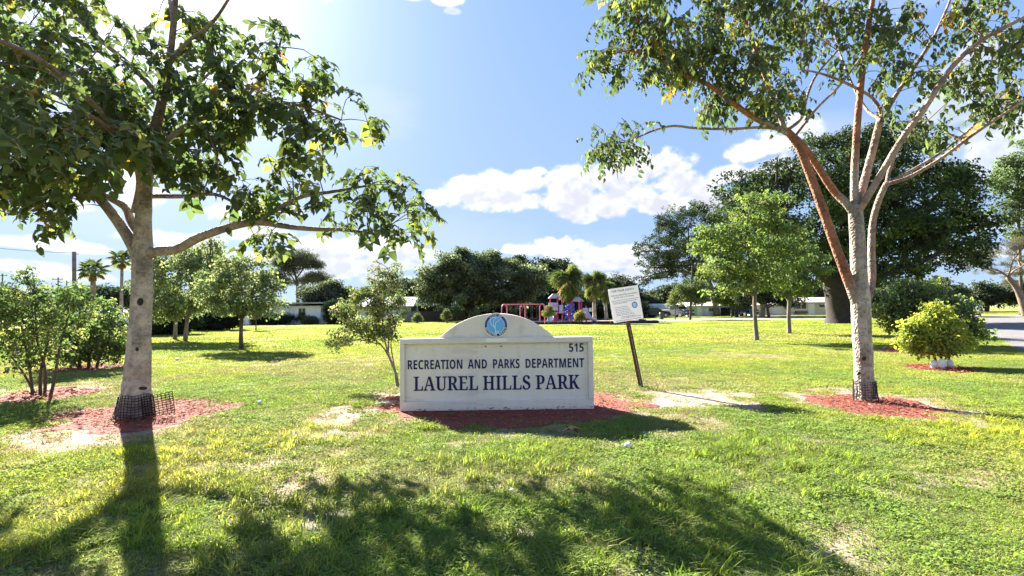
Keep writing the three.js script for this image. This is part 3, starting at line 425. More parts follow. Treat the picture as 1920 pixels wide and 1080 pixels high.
// ---------------------------------------------------------------- mulch beds
{
  const chip = new THREE.BoxGeometry(1, .18, .28), mats = { base: std(.14, .03, .017, 1, { bumpMap: tex(256, (u, v) => { const n = tfbm(u, v, 24, 4, 91); return [n, n, n]; }), bumpScale: .03 }), chips: std(1, 1, 1, .95) };
  const where = ['round the trunk with the flaring net', 'round the foot of the park sign', 'round the pale trunk with red branches', 'under the many stemmed shrub', 'under the yellow green shrub', 'under the dense rounded shrub', 'under the far shrub by the road'];
  const r = rng(19);
  beds.forEach((p, b) => {
    const t = new THREE.Group(); t.name = numbered('mulch_bed'); t.position.set(p.x, 0, p.z); scene.add(t); tag(t, `red wood chip mulch ${where[b]}`, 'mulch', 'beds of red wood chips', 'stuff');
    const pos = [0, .012, 0], idx = [], uv = [0, 0], n = 64; for (let i = 0; i < n; i++) { const a = i / n * 6.283; let s = 1.1; while (s > .3 && inPatch(p, p.x + Math.cos(a) * p.rx * s, p.z + Math.sin(a) * p.rz * s, .35) < .12) s -= .02; pos.push(Math.cos(a) * p.rx * s, .005, Math.sin(a) * p.rz * s); uv.push(Math.cos(a) * p.rx * s, Math.sin(a) * p.rz * s); idx.push(0, 1 + (i + 1) % n, 1 + i); }
    part(t, 'mulch', geoOf(pos, idx, null, uv), mats.base);
    const area = Math.PI * p.rx * p.rz, N = Math.min(9000, Math.floor(area * (b < 3 ? 1500 : 420))), list = [];
    for (let i = 0; i < N; i++) { const x = p.x + (r() * 2 - 1) * p.rx * 1.25, z = p.z + (r() * 2 - 1) * p.rz * 1.25, q = inPatch(p, x, z, .35), bare = inPatch(p, x, z, .9); if (b === 1 && Math.abs(x - P(932, 770, -G(932, 770.5).z).x) < 1.44 && z < G(932, 770.5).z + .04 && z > G(932, 770.5).z - .46) continue; if (q < -.6 || r() > Math.max(.05, sstep(-.28, .18, q)) || (q < .25 && r() > .55)) continue; if (bareAt(x, z) > .55 && q < .35 && r() < .65) continue;
      const L = (.018 + .05 * r() * r()) * (b < 3 ? 1 : 1.8), u = r(), c = u < .08 ? rgb(.30, .18, .11) : u < .3 ? rgb(.12, .028, .018) : rgb(.33, .06, .026).multiplyScalar(.55 + .75 * r());
      list.push([mat4(V(x - p.x, .012 + (.02 + .04 * sstep(0, .6, q)) * r(), z - p.z), eul((r() - .5) * .7, r() * 6.28, (r() - .5) * .7), V(L, L * (.4 + .3 * r()), L * (.6 + .8 * r()))), c]); }
    instanced(t, 'wood_chips', chip, mats.chips, list);
  });
}

// ---------------------------------------------------------------- trees and shrubs farther off
// lobes: [px, py, rx, ry, farther]; stems: polylines in pixels [px, py, radius px]
function tree(o) {
  const D = o.depth ?? -G(...o.base).z, base = o.depth ? P(o.base[0], o.base[1], o.depth).setY(0) : G(...o.base), k = D / F, r = rng(o.seed ?? Math.round(o.base[0] * 7 + o.base[1]));
  const t = thing(o.name ?? 'tree', o.label, o.category ?? 'tree', base, o.group), inv = base.clone().negate(), mat = o.bark ?? plainBark;
  const toW = (x, y, dz = 0) => P(x, y, D + dz).add(inv), dx = o.depth ? 0 : 0, stems = [], parts = [];
  for (const s of o.stems ?? []) { const w = s.map(([x, y, , dz]) => toW(x, y, dz ?? 0)); if (w[0].y < .4) w[0].y = -.05; const rr = s.map(([, , q]) => q * k); part(t, o.stemName ?? (parts.length || (o.stems.length > 2 && o.shrub) ? 'stem' : 'trunk'), limb(w, rr, k * s[0][2] > .25 ? 16 : 8, Math.max(.1, k * 8), .12), mat); parts.push(w); for (let i = 0; i <= 12; i++) { const c = new THREE.CatmullRomCurve3(w, false, 'centripetal'); stems.push([c.getPointAt(i / 12), lerp(rr[0], rr[rr.length - 1], i / 12)]); } }
  const lobes = o.lobes.map(([x, y, rx, ry, dz = 0, dens = 1]) => ({ c: toW(x, y, dz * k * 10), rx: rx * k, ry: ry * k, rz: rx * k * (o.deep ?? .9), dens }));
  for (let j = 0, m = lobes.length; j < (o.shoots ?? (o.size < .3 ? 16 : 9)); j++) { const l = lobes[Math.floor(r() * m)], a = r() * 6.283, y = r() * 1.5 - .4, q = Math.sqrt(Math.max(0, 1 - y * y)), f = .95 + .35 * r(), s = .16 + .16 * r(); lobes.push({ c: l.c.clone().add(V(Math.cos(a) * q * l.rx * f, y * l.ry * f, Math.sin(a) * q * l.rz * f)), rx: l.rx * s, ry: l.ry * s * 1.3, rz: l.rz * s, dens: .8 }); }
  const limbs = []; for (const l of lobes) { if (!stems.length || o.noLimbs) break; let best = stems[0], bd = 1e9; for (const s of stems) { const d = s[0].distanceTo(l.c) + Math.max(0, s[0].y - l.c.y) * 2; if (s[0].y > (o.forkAt ?? 0) && d < bd) { bd = d; best = s; } }
    const [p, pr] = best, q = Math.max(.006, Math.min(pr * .75, .012 + bd * .03)); if (bd > .1) limbs.push(limb([p, p.clone().lerp(l.c, .5).add(V(0, bd * .1, 0)), l.c], [q, q * .7, q * .25], 6, Math.max(.15, bd / 8)));
    for (let j = 0; j < (o.twigsPer ?? 3); j++) { const e = V((r() * 2 - 1) * l.rx, (r() * 2 - 1) * l.ry, (r() * 2 - 1) * l.rz).multiplyScalar(.75).add(l.c); limbs.push(limb([p.clone().lerp(l.c, .6), l.c.clone().lerp(e, .4), e], [q * .5, q * .35, q * .15], 5, Math.max(.2, bd / 6))); } }
  if (limbs.length) part(t, 'limbs', merged(limbs), mat, null, 'stuff');
  const set = clumps[o.clump ?? 'fine'], lists = set.map(() => []), cs = o.size, tone = lobes.map(() => .82 + .36 * r());
  let area = 0; lobes.forEach((l) => { l.a = Math.pow((Math.pow(l.rx * l.ry, 1.6) + Math.pow(l.rx * l.rz, 1.6) + Math.pow(l.ry * l.rz, 1.6)) / 3, 1 / 1.6) * l.dens; area += l.a; });
  lobes.forEach((l, li) => { l.subs = []; const ns = (o.subs ?? 12), fl = o.clump === 'feather' ? .55 : .8; for (let j = 0; j < ns; j++) { const y = 1 - 2 * (j + .5) / ns, a = j * 2.4 + r() * 1.2, c = Math.sqrt(1 - y * y), R = .62 + .3 * r(), s = (.27 + .2 * r()) * (o.lump ?? 1); l.subs.push({ c: V(Math.cos(a) * c * R, y * R, Math.sin(a) * c * R), s: V(s, s * fl, s) }); } l.subs.push({ c: V(0, 0, 0), s: V(.5, .5, .5) });
   const n = Math.round(o.n * l.a / area); for (let i = 0; i < n; i++) {
    const sl = l.subs[Math.floor(r() * l.subs.length)], a = r() * 6.283, y = 2 * r() - 1, c = Math.sqrt(1 - y * y), R = Math.pow(r(), o.fill ?? .4), u = V(Math.cos(a) * c, y, Math.sin(a) * c);
    if (y < -.3 && r() < .6) continue;
    const q = sl.c.clone().addScaledVector(u.clone().multiply(sl.s), R * (1 + (o.rough ?? .35) * (vnoise(u.x * 3 + li * 9, u.y * 3 + u.z * 3) - .5) * 2)), p = V(q.x * l.rx, q.y * l.ry, q.z * l.rz).add(l.c); if (p.y < (o.floor ?? .15)) continue;
    let deep = false; for (const m of lobes) if (m !== l) { const e = V((p.x - m.c.x) / m.rx, (p.y - m.c.y) / m.ry, (p.z - m.c.z) / m.rz).length(); if (e < .5 && r() < .7) { deep = true; break; } } if (deep) continue;
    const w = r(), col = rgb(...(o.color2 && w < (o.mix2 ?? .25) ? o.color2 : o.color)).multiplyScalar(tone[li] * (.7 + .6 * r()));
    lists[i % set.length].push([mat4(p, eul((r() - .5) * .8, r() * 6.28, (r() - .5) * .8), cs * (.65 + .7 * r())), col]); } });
  set.forEach((g, i) => lists[i].length && instanced(t, o.crownName ?? 'crown', g, o.mat ?? foliage.plain, lists[i]));
  return t;
}
const far = 'trees on the far side of the lawn';
tree({ base: [1578, 606], label: 'massive dark spreading tree with a thick black trunk', clump: 'broad', seed: 3, bark: darkBark, color: [.036, .062, .02], color2: [.085, .135, .028], mat: foliage.dark, size: 0.66, n: 3600, rough: .3, forkAt: 2,
  stems: [[[1578, 607, 32], [1574, 590, 22], [1570, 560, 20], [1568, 530, 22], [1565, 500, 18]], [[1568, 540, 14], [1610, 490, 10, 1], [1680, 440, 7, 2]], [[1566, 535, 14], [1510, 480, 10, -1], [1460, 430, 7, -2]], [[1568, 530, 14], [1580, 440, 10], [1600, 350, 7]], [[1572, 545, 9], [1640, 520, 7, -2], [1730, 490, 5, -3]]],
  lobes: [[1560, 400, 130, 90], [1650, 330, 130, 80], [1560, 310, 110, 60], [1480, 370, 100, 80], [1420, 370, 70, 60], [1720, 390, 110, 90], [1770, 440, 90, 60], [1790, 350, 50, 55], [1690, 270, 70, 44], [1620, 258, 60, 34], [1440, 440, 80, 50], [1400, 345, 40, 30], [1600, 480, 110, 50], [1700, 480, 100, 44], [1500, 460, 80, 50], [1830, 430, 40, 40], [1390, 400, 50, 40], [1540, 280, 50, 30], [1840, 480, 30, 20], [1640, 420, 120, 80, 3], [1540, 420, 120, 80, 3], [1650, 400, 120, 70, -4]] });
tree({ base: [1345, 593], label: 'dark tree with drooping skirts and leaning grey trunk beside the big spreading tree', clump: 'broad', seed: 8, bark: greyBark, color: [.034, .058, .018], color2: [.07, .11, .025], mat: foliage.dark, size: 0.62, n: 2700, rough: .4, forkAt: 2,
  stems: [[[1345, 594, 7], [1341, 570, 5.5], [1334, 545, 6], [1325, 520, 5]], [[1334, 545, 4], [1320, 500, 3], [1290, 450, 2.5]], [[1336, 550, 4], [1360, 510, 3], [1370, 460, 2]]],
  lobes: [[1300, 430, 70, 50], [1250, 470, 50, 40], [1225, 500, 30, 34], [1340, 400, 60, 30], [1370, 450, 70, 50], [1310, 480, 80, 40], [1260, 425, 36, 24], [1390, 410, 50, 30], [1400, 480, 70, 40], [1205, 520, 14, 20], [1290, 510, 50, 24], [1350, 510, 50, 22]] });
const young = 'young pale green trees on the lawn';
tree({ base: [1419, 639], name: 'young_tree', label: 'taller light green young tree with feathery crown, nearer of the two', group: young, lump: 0.82, shoots: 24, twigsPer: 4, seed: 14, bark: greyBark, color: [.14, .21, .04], color2: [.22, .28, .06], clump: 'broad', mat: foliage.bright, size: 0.36, n: 500, fill: .55, rough: .5,
  stems: [[[1419, 640, 4.6], [1416, 600, 3.8], [1415, 560, 3.6], [1417, 535, 3.6]], [[1417, 540, 2.4], [1408, 500, 1.8], [1400, 450, 1.4], [1405, 390, 1]], [[1417, 540, 2.4], [1430, 500, 1.8], [1450, 450, 1.2]]],
  lobes: [[1420, 400, 56, 32], [1370, 450, 60, 34], [1440, 450, 66, 36], [1400, 500, 80, 32], [1345, 470, 36, 26], [1470, 480, 50, 30], [1350, 510, 44, 20], [1440, 375, 40, 18], [1400, 375, 30, 20], [1450, 520, 50, 18], [1330, 430, 24, 16], [1385, 540, 40, 16]] });
tree({ base: [1480, 626], name: 'young_tree', label: 'second light green young tree with crooked trunk, just before the big dark trunk', group: young, lump: 0.85, shoots: 18, seed: 15, bark: greyBark, color: [.13, .20, .045], color2: [.20, .26, .06], clump: 'broad', mat: foliage.bright, size: 0.38, n: 380, fill: .55, rough: .5,
  stems: [[[1480, 627, 4], [1479, 590, 3.5], [1480, 560, 3.6], [1478, 550, 3.4]], [[1479, 556, 2.6], [1468, 535, 2], [1458, 510, 1.4]], [[1479, 555, 2.6], [1490, 520, 1.8], [1490, 480, 1]]],
  lobes: [[1480, 460, 50, 26], [1500, 500, 40, 26], [1455, 510, 44, 26], [1490, 540, 34, 18], [1440, 530, 30, 16], [1510, 530, 24, 16], [1520, 475, 24, 14]] });
tree({ base: [452, 655], name: 'young_tree', label: 'round headed young tree with slender dark trunk on the lawn before the white house', group: young, lump: 0.72, shoots: 30, twigsPer: 4, seed: 16, color: [.18, .235, .08], color2: [.27, .30, .11], clump: 'broad', mat: foliage.bright, size: 0.34, n: 300, rough: .45,
  stems: [[[452, 656, 4.2], [452, 620, 3.4], [453, 598, 3.4]], [[453, 600, 2.6], [440, 575, 2], [430, 540, 1.2]], [[453, 600, 2.6], [466, 570, 2], [478, 530, 1.2]], [[453, 598, 2.4], [454, 550, 1.6], [450, 500, 1]]],
  lobes: [[450, 530, 50, 36], [410, 540, 44, 34], [490, 545, 44, 34], [460, 500, 40, 24], [430, 570, 40, 22], [500, 575, 30, 16], [385, 565, 24, 20], [470, 575, 30, 18], [520, 555, 20, 16], [425, 490, 20, 14]] });
tree({ base: [345, 640], label: 'wide light olive tree with two pale trunks in front of the dark hedge', clump: 'broad', lump: 0.8, shoots: 26, seed: 17, bark: greyBark, color: [.18, .235, .085], color2: [.26, .29, .11], mat: foliage.bright, size: 0.42, n: 560, rough: .4,
  stems: [[[347, 641, 4], [350, 610, 3.4], [356, 570, 3], [360, 530, 2]], [[328, 631, 4, 2], [330, 600, 3.2, 2], [336, 560, 2.6, 2]], [[350, 600, 2.4], [330, 570, 1.8], [310, 540, 1.2]], [[352, 596, 2.4], [378, 560, 1.8], [392, 520, 1.2]]],
  lobes: [[340, 520, 60, 40], [300, 540, 40, 50], [380, 510, 50, 44], [350, 480, 44, 24], [395, 480, 34, 26], [330, 570, 50, 24], [390, 560, 44, 24], [290, 500, 24, 30], [310, 580, 34, 20], [400, 460, 16, 12]] });
tree({ base: [885, 600], depth: 68, label: 'broad rounded oak with short forked trunk behind the park sign', group: far, clump: 'broad', shoots: 24, seed: 18, bark: darkBark, color: [.075, .105, .048], color2: [.20, .23, .11], mix2: .3, size: 0.86, n: 2200, rough: .32, forkAt: 1.2,
  stems: [[[888, 606, 8], [886, 590, 7], [885, 578, 8]], [[886, 584, 6], [864, 566, 4], [840, 550, 3]], [[885, 580, 5], [905, 565, 4], [940, 548, 3]], [[885, 580, 5], [888, 550, 4], [890, 520, 2]]],
  lobes: [[880, 520, 60, 40], [830, 530, 44, 36], [940, 525, 56, 34], [860, 495, 44, 22], [915, 500, 44, 20], [980, 535, 40, 30], [800, 545, 22, 24], [850, 555, 44, 16], [1000, 520, 30, 24], [800, 515, 16, 14], [940, 555, 50, 16], [885, 486, 24, 12]] });
tree({ base: [1015, 600], depth: 82, label: 'dark full tree between the oak and the palms', group: far, clump: 'broad', seed: 19, bark: darkBark, color: [.028, .045, .017], color2: [.07, .095, .03], mix2: .2, mat: foliage.dark, size: 1.0, n: 1500, rough: .3,
  stems: [[[1015, 604, 6], [1015, 580, 5], [1016, 550, 4]]], lobes: [[1010, 515, 44, 30], [1050, 530, 30, 34], [970, 505, 30, 20], [1040, 505, 24, 18], [1010, 555, 60, 30], [1060, 560, 24, 30], [970, 560, 40, 26]] });
tree({ base: [1165, 600], depth: 92, label: 'low dark tree line showing above the notice sign', group: far, clump: 'broad', seed: 20, bark: darkBark, color: [.04, .058, .024], size: 1.1, n: 900, stems: [[[1165, 602, 5], [1165, 580, 4], [1160, 560, 3]]], lobes: [[1130, 550, 34, 26], [1165, 545, 26, 22], [1100, 560, 40, 26], [1190, 565, 24, 20], [1180, 540, 12, 14], [1150, 575, 40, 16], [1215, 570, 24, 20]] });
tree({ base: [556, 590], depth: 84, name: 'pine_tree', label: 'tall open pine with flat tufts behind the white house', shoots: 8, lump: 0.8, seed: 21, bark: plainBark, color: [.055, .07, .035], color2: [.10, .115, .05], clump: 'feather', size: 1.05, n: 420, fill: .6, flat: 1, rough: .5,
  stems: [[[560, 600, 3.4], [558, 560, 2.8], [557, 530, 2.4], [552, 510, 2], [548, 495, 1.6]], [[557, 535, 1.6], [545, 515, 1.2], [530, 500, .8]], [[557, 520, 1.6], [568, 505, 1.2], [575, 490, .8]], [[558, 540, 1.5], [585, 525, 1.1], [605, 520, .7]]],
  lobes: [[560, 482, 34, 10], [580, 495, 24, 9], [530, 492, 22, 10], [545, 505, 16, 6], [595, 520, 24, 9], [575, 525, 18, 7], [520, 515, 16, 8], [610, 532, 14, 7], [535, 530, 16, 7]] });
const backdrop = [ // a row of ordinary trees behind the houses
  [606, 70, 'rounded green tree between the pine and the dark shrub', [.07, .09, .04], [[600, 560, 24, 20], [620, 545, 26, 18], [585, 555, 26, 16], [640, 560, 20, 18]]],
  [690, 96, 'low tree behind the grey roof left of the oak', [.055, .075, .035], [[690, 560, 30, 14], [720, 555, 26, 16], [660, 565, 26, 14], [750, 555, 26, 18], [770, 545, 24, 22]]],
  [1260, 96, 'bushy tree standing over the teal house', [.06, .085, .03], [[1230, 560, 24, 14], [1260, 552, 30, 18], [1290, 560, 30, 18], [1210, 565, 18, 12]]],
  [1400, 108, 'green tree rising behind the dark parked car', [.06, .085, .03], [[1330, 560, 34, 16], [1370, 556, 36, 20], [1410, 556, 36, 22], [1450, 556, 36, 24]]],
  [1540, 110, 'tree mass showing behind the beige house', [.05, .075, .03], [[1490, 548, 34, 16], [1530, 545, 36, 18], [1590, 552, 40, 16], [1640, 550, 40, 18], [1690, 552, 40, 20]]],
  [1745, 92, 'olive tree at the far bend of the road', [.075, .095, .035], [[1720, 548, 34, 20], [1760, 545, 30, 20], [1790, 552, 26, 16], [1680, 556, 30, 16]]],
  [1850, 98, 'dark hedge of trees across the road', [.035, .055, .02], [[1800, 558, 26, 12], [1840, 552, 30, 18], [1880, 552, 34, 20], [1930, 550, 40, 20], [1980, 548, 40, 24]]],
  [1915, 62, 'tall light green tree at the edge beyond the road', [.07, .11, .03], [[1900, 340, 36, 40], [1930, 300, 44, 50], [1960, 380, 60, 60], [1895, 400, 30, 26], [1920, 430, 30, 26], [1990, 300, 50, 60], [1890, 320, 22, 20]]],
  [30, 90, 'hazy green tree far off by the thin power poles', [.07, .09, .04], [[10, 570, 40, 20], [60, 565, 36, 18], [-40, 560, 50, 26], [100, 572, 30, 14]]],
  [200, 86, 'rounded dark tree below the fan palms', [.045, .07, .03], [[195, 552, 26, 16], [225, 556, 24, 16], [170, 560, 20, 12], [250, 560, 20, 16], [280, 560, 24, 20]]],
  [-120, 80, 'green tree beyond the shrubs at the lawn edge', [.06, .085, .035], [[-120, 560, 60, 30], [-200, 550, 60, 40], [-60, 570, 40, 20]]],
  [2080, 80, 'leafy tree further along the road', [.05, .08, .025], [[2080, 530, 60, 50], [2140, 500, 60, 60], [2040, 560, 40, 30]]],
  [1665, 60, 'mid green roadside tree behind the yellow shrub', [.06, .095, .028], [[1660, 565, 26, 16], [1690, 560, 26, 18], [1640, 570, 22, 14], [1720, 568, 24, 16]]],
];
backdrop.forEach(([x, d, label, c, lobes], i) => { const y = 580 - (x - 960) * .0122 + EYE * F / d; tree({ base: [x, y], depth: d, label, group: 'background trees round the park', seed: 100 + i, color: c, color2: c.map((v) => v * 1.8), size: d / 75, clump: 'broad', n: 300 + 50 * lobes.length, stems: [[[x, y, 4], [x, y - 20, 3], [lobes[0][0] * .5 + x * .5, lobes[0][1], 2]]], lobes }); });

// shrubs
const shrubs = 'shrubs planted along the lawn';
tree({ base: [80, 742], name: 'shrub', category: 'shrub', shrub: 1, label: 'tall many stemmed shrub with sparse leaves in red mulch', group: shrubs, lump: 0.8, shoots: 24, seed: 31, color: [.10, .16, .04], color2: [.22, .25, .07], clump: 'broad', mat: foliage.bright, size: 0.175, n: 260, fill: .5, rough: .55, twigsPer: 6,
  stems: [[[62, 738, 3], [58, 710, 2.4], [52, 670, 2], [40, 610, 1.2]], [[76, 741, 3], [76, 700, 2.4], [88, 650, 2], [96, 580, 1.1]], [[84, 742, 2.8], [84, 690, 2.3], [70, 640, 1.8], [66, 560, 1]], [[94, 741, 3], [104, 700, 2.4], [112, 650, 1.8], [130, 590, 1]], [[70, 740, 2.4], [44, 700, 1.8], [16, 660, 1.2], [-10, 610, .8]]],
  lobes: [[40, 560, 50, 34], [95, 570, 44, 40], [10, 600, 44, 44], [60, 610, 50, 34], [120, 600, 40, 36], [60, 535, 24, 22], [45, 520, 16, 10], [-20, 560, 40, 34], [30, 660, 36, 22], [90, 655, 36, 24], [-30, 640, 30, 30], [60, 680, 22, 12]] });
tree({ base: [165, 690], name: 'shrub', category: 'shrub', shrub: 1, label: 'dense rounded shrub just beyond the sparse many stemmed one', group: shrubs, lump: 0.8, shoots: 26, seed: 32, color: [.09, .15, .035], color2: [.22, .25, .07], clump: 'broad', size: 0.25, n: 360, rough: .4, twigsPer: 2,
  stems: [[[150, 690, 3], [146, 660, 2.2], [130, 620, 1.4]], [[166, 691, 3], [168, 650, 2.2], [172, 600, 1.3]], [[180, 690, 2.6], [192, 650, 2], [210, 610, 1.2]]],
  lobes: [[160, 580, 50, 36], [120, 600, 40, 44], [200, 610, 40, 44], [170, 630, 56, 36], [140, 560, 34, 22], [190, 660, 40, 24], [215, 640, 22, 26], [140, 660, 36, 24], [100, 640, 26, 30]] });
tree({ base: [746, 726], name: 'sapling', category: 'tree', label: 'slim olive leaved sapling leaning away from behind the park sign', seed: 33, color: [.12, .165, .05], color2: [.24, .25, .09], clump: 'broad', mat: foliage.bright, size: 0.125, n: 420, fill: .55, rough: .6, twigsPer: 5, stemName: 'stem', bark: greyBark,
  stems: [[[747, 728, 3], [742, 700, 2.6], [731, 672, 2.2], [722, 640, 1.5], [716, 590, 1]], [[735, 682, 1.8], [722, 656, 1.5], [700, 635, 1.1], [660, 620, .7]], [[728, 662, 1.5], [730, 620, 1.1], [735, 560, .8], [728, 505, .5]], [[745, 712, 1.6], [738, 680, 1.4], [733, 640, 1], [745, 600, .7]]],
  lobes: [[690, 590, 30, 26], [655, 580, 22, 24], [720, 580, 26, 30], [665, 610, 26, 18], [735, 555, 24, 28], [700, 620, 30, 18], [735, 620, 22, 26], [640, 635, 20, 12], [720, 525, 24, 22], [745, 510, 14, 16, 0, .6], [705, 505, 14, 12, 0, .5], [675, 555, 22, 18], [625, 648, 12, 8, 0, .6], [752, 575, 10, 22]] });
tree({ base: [1760, 688], name: 'shrub', category: 'shrub', shrub: 1, label: 'bright yellow green shrub ringed by white stones', group: shrubs, lump: 0.78, shoots: 34, mix2: 0.4, seed: 34, color: [.22, .28, .03], color2: [.38, .38, .04], clump: 'broad', mat: foliage.bright, size: 0.21, n: 300, rough: 0.75, twigsPer: 2, fill: .45,
  stems: [[[1756, 688, 2.4], [1752, 668, 2], [1735, 640, 1.2]], [[1764, 689, 2.4], [1765, 660, 2], [1768, 620, 1.2]], [[1772, 688, 2.2], [1782, 665, 1.6], [1800, 635, 1]]],
  lobes: [[1746, 598, 25, 15], [1721, 618, 22, 17], [1784, 622, 25, 15], [1750, 636, 41, 18], [1702, 634, 16, 9], [1766, 578, 14, 10], [1803, 640, 16, 8], [1774, 654, 22, 8], [1727, 650, 25, 10], [1792, 600, 13, 10], [1700, 612, 8, 7]] });
tree({ base: [1700, 650], name: 'shrub', category: 'shrub', shrub: 1, label: 'mid green shrub right behind the bright yellow one', group: shrubs, lump: 0.8, shoots: 20, seed: 35, color: [.12, .18, .045], color2: [.20, .25, .05], clump: 'broad', size: 0.34, n: 340, rough: .45, twigsPer: 1,
  stems: [[[1696, 652, 3], [1692, 630, 2.4], [1680, 600, 1.4]], [[1708, 652, 3], [1712, 630, 2.4], [1730, 595, 1.4]]], lobes: [[1690, 575, 36, 30], [1740, 570, 40, 34], [1665, 590, 26, 22], [1715, 600, 44, 26], [1780, 590, 36, 30], [1820, 615, 24, 22], [1700, 550, 24, 16], [1755, 545, 24, 14], [1800, 575, 22, 18]] });
tree({ base: [624, 602], depth: 61, name: 'shrub', category: 'shrub', shrub: 1, label: 'dark conical shrub at the corner of the white house', group: shrubs, seed: 36, color: [.03, .055, .018], mat: foliage.dark, size: .62, n: 700, noLimbs: 1, stems: [[[620, 606, 2], [620, 590, 1.6], [620, 575, 1]]], lobes: [[626, 590, 13, 16], [624, 576, 9, 11], [634, 591, 9, 13]] });
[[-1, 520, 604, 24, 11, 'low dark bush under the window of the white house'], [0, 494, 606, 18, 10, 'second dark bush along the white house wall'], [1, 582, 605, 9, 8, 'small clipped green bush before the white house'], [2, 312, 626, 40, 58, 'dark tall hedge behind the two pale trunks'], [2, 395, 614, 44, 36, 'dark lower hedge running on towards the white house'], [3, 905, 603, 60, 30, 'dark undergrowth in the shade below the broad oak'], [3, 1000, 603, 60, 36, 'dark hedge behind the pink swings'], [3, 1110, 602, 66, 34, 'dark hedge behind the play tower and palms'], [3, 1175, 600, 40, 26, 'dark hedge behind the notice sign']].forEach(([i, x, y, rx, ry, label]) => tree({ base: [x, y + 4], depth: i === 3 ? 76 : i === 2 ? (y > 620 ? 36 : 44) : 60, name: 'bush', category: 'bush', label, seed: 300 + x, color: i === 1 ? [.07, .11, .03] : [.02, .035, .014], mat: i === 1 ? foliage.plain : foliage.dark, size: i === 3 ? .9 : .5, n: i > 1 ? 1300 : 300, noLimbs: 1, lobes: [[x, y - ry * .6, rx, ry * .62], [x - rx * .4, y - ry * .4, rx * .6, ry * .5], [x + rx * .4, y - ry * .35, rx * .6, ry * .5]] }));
// slender saplings on the far lawn
const sap = 'saplings staked out on the far lawn';
[[1029, 609, 584, 9, 'yellowish sapling before the swing posts', [.19, .20, .045]], [1087, 608, 592, 8, 'short yellow sapling before the slide', [.22, .21, .045]], [838, 606, 590, 8, 'thin sapling at the fence below the oak', [.12, .15, .045]], [857, 604, 584, 8, 'leafy sapling close under the oak boughs', [.10, .14, .04]], [783, 606, 596, 8, 'small sapling at the grey fence end', [.13, .16, .05]], [892, 604, 592, 14, 'low spreading yellow sapling over the sign dome', [.16, .18, .05]], [424, 618, 588, 9, 'pale sapling beside the dark hedge', [.17, .17, .07]], [480, 620, 584, 11, 'yellow leaved sapling before the white house door', [.19, .19, .07]], [566, 608, 593, 6, 'tiny sapling under the house window', [.13, .17, .05]], [547, 608, 596, 6, 'pale small sapling by the house wall', [.17, .17, .08]], [1266, 600, 560, 15, 'light green young tree beside the parked pickup', [.14, .18, .04]], [1690, 600, 585, 5, 'small sapling near the roadside shrubs', [.12, .15, .04]]].forEach(([x, y, cy, rr, label, c], i) => tree({ base: [x, y], name: 'sapling', label, group: sap, seed: 400 + i, color: c, clump: 'broad', mat: foliage.bright, size: .30, n: 50 + rr * 5, rough: .5, fill: .5, twigsPer: 1, stems: [[[x, y, 1.1], [x, lerp(y, cy, .5), .9], [x, cy, .6]]], lobes: [[x, cy, rr * .8, rr * .8], [x - rr * .45, cy + rr * .5, rr * .6, rr * .55], [x + rr * .45, cy + rr * .4, rr * .6, rr * .55], [x, cy - rr * .7, rr * .5, rr * .6]] }));
tree({ base: [1294, 600], name: 'tree', label: 'thin straight trunked tree left of the leaning grey trunk', clump: 'broad', seed: 51, bark: plainBark, color: [.10, .14, .035], mat: foliage.bright, size: .5, n: 220, stems: [[[1294, 601, 2.6], [1295, 570, 2.1], [1296, 535, 1.8], [1298, 500, 1.2]]], lobes: [[1300, 540, 22, 18], [1280, 550, 18, 14], [1310, 560, 18, 12]] });
tree({ base: [1428, 594], depth: 66, name: 'tree', label: 'dark short trunked tree between the parked car and beige house', clump: 'broad', seed: 52, bark: greyBark, color: [.04, .065, .02], mat: foliage.dark, size: .62, n: 420, stems: [[[1428, 595, 5.5], [1430, 575, 5], [1432, 550, 4]], [[1442, 590, 3, .6], [1438, 575, 2.6, .3], [1432, 560, 2]]], lobes: [[1420, 550, 30, 18], [1450, 552, 30, 20], [1470, 565, 20, 14], [1400, 556, 20, 14]] });
tree({ base: [1360, 592], depth: 74, name: 'tree', label: 'yellow green street tree just behind the dark car', clump: 'broad', seed: 53, color: [.12, .155, .035], mat: foliage.bright, size: .7, n: 280, stems: [[[1372, 592, 2], [1372, 570, 1.6], [1372, 550, 1]]], lobes: [[1375, 555, 24, 18], [1395, 562, 20, 14], [1355, 556, 18, 16]] });
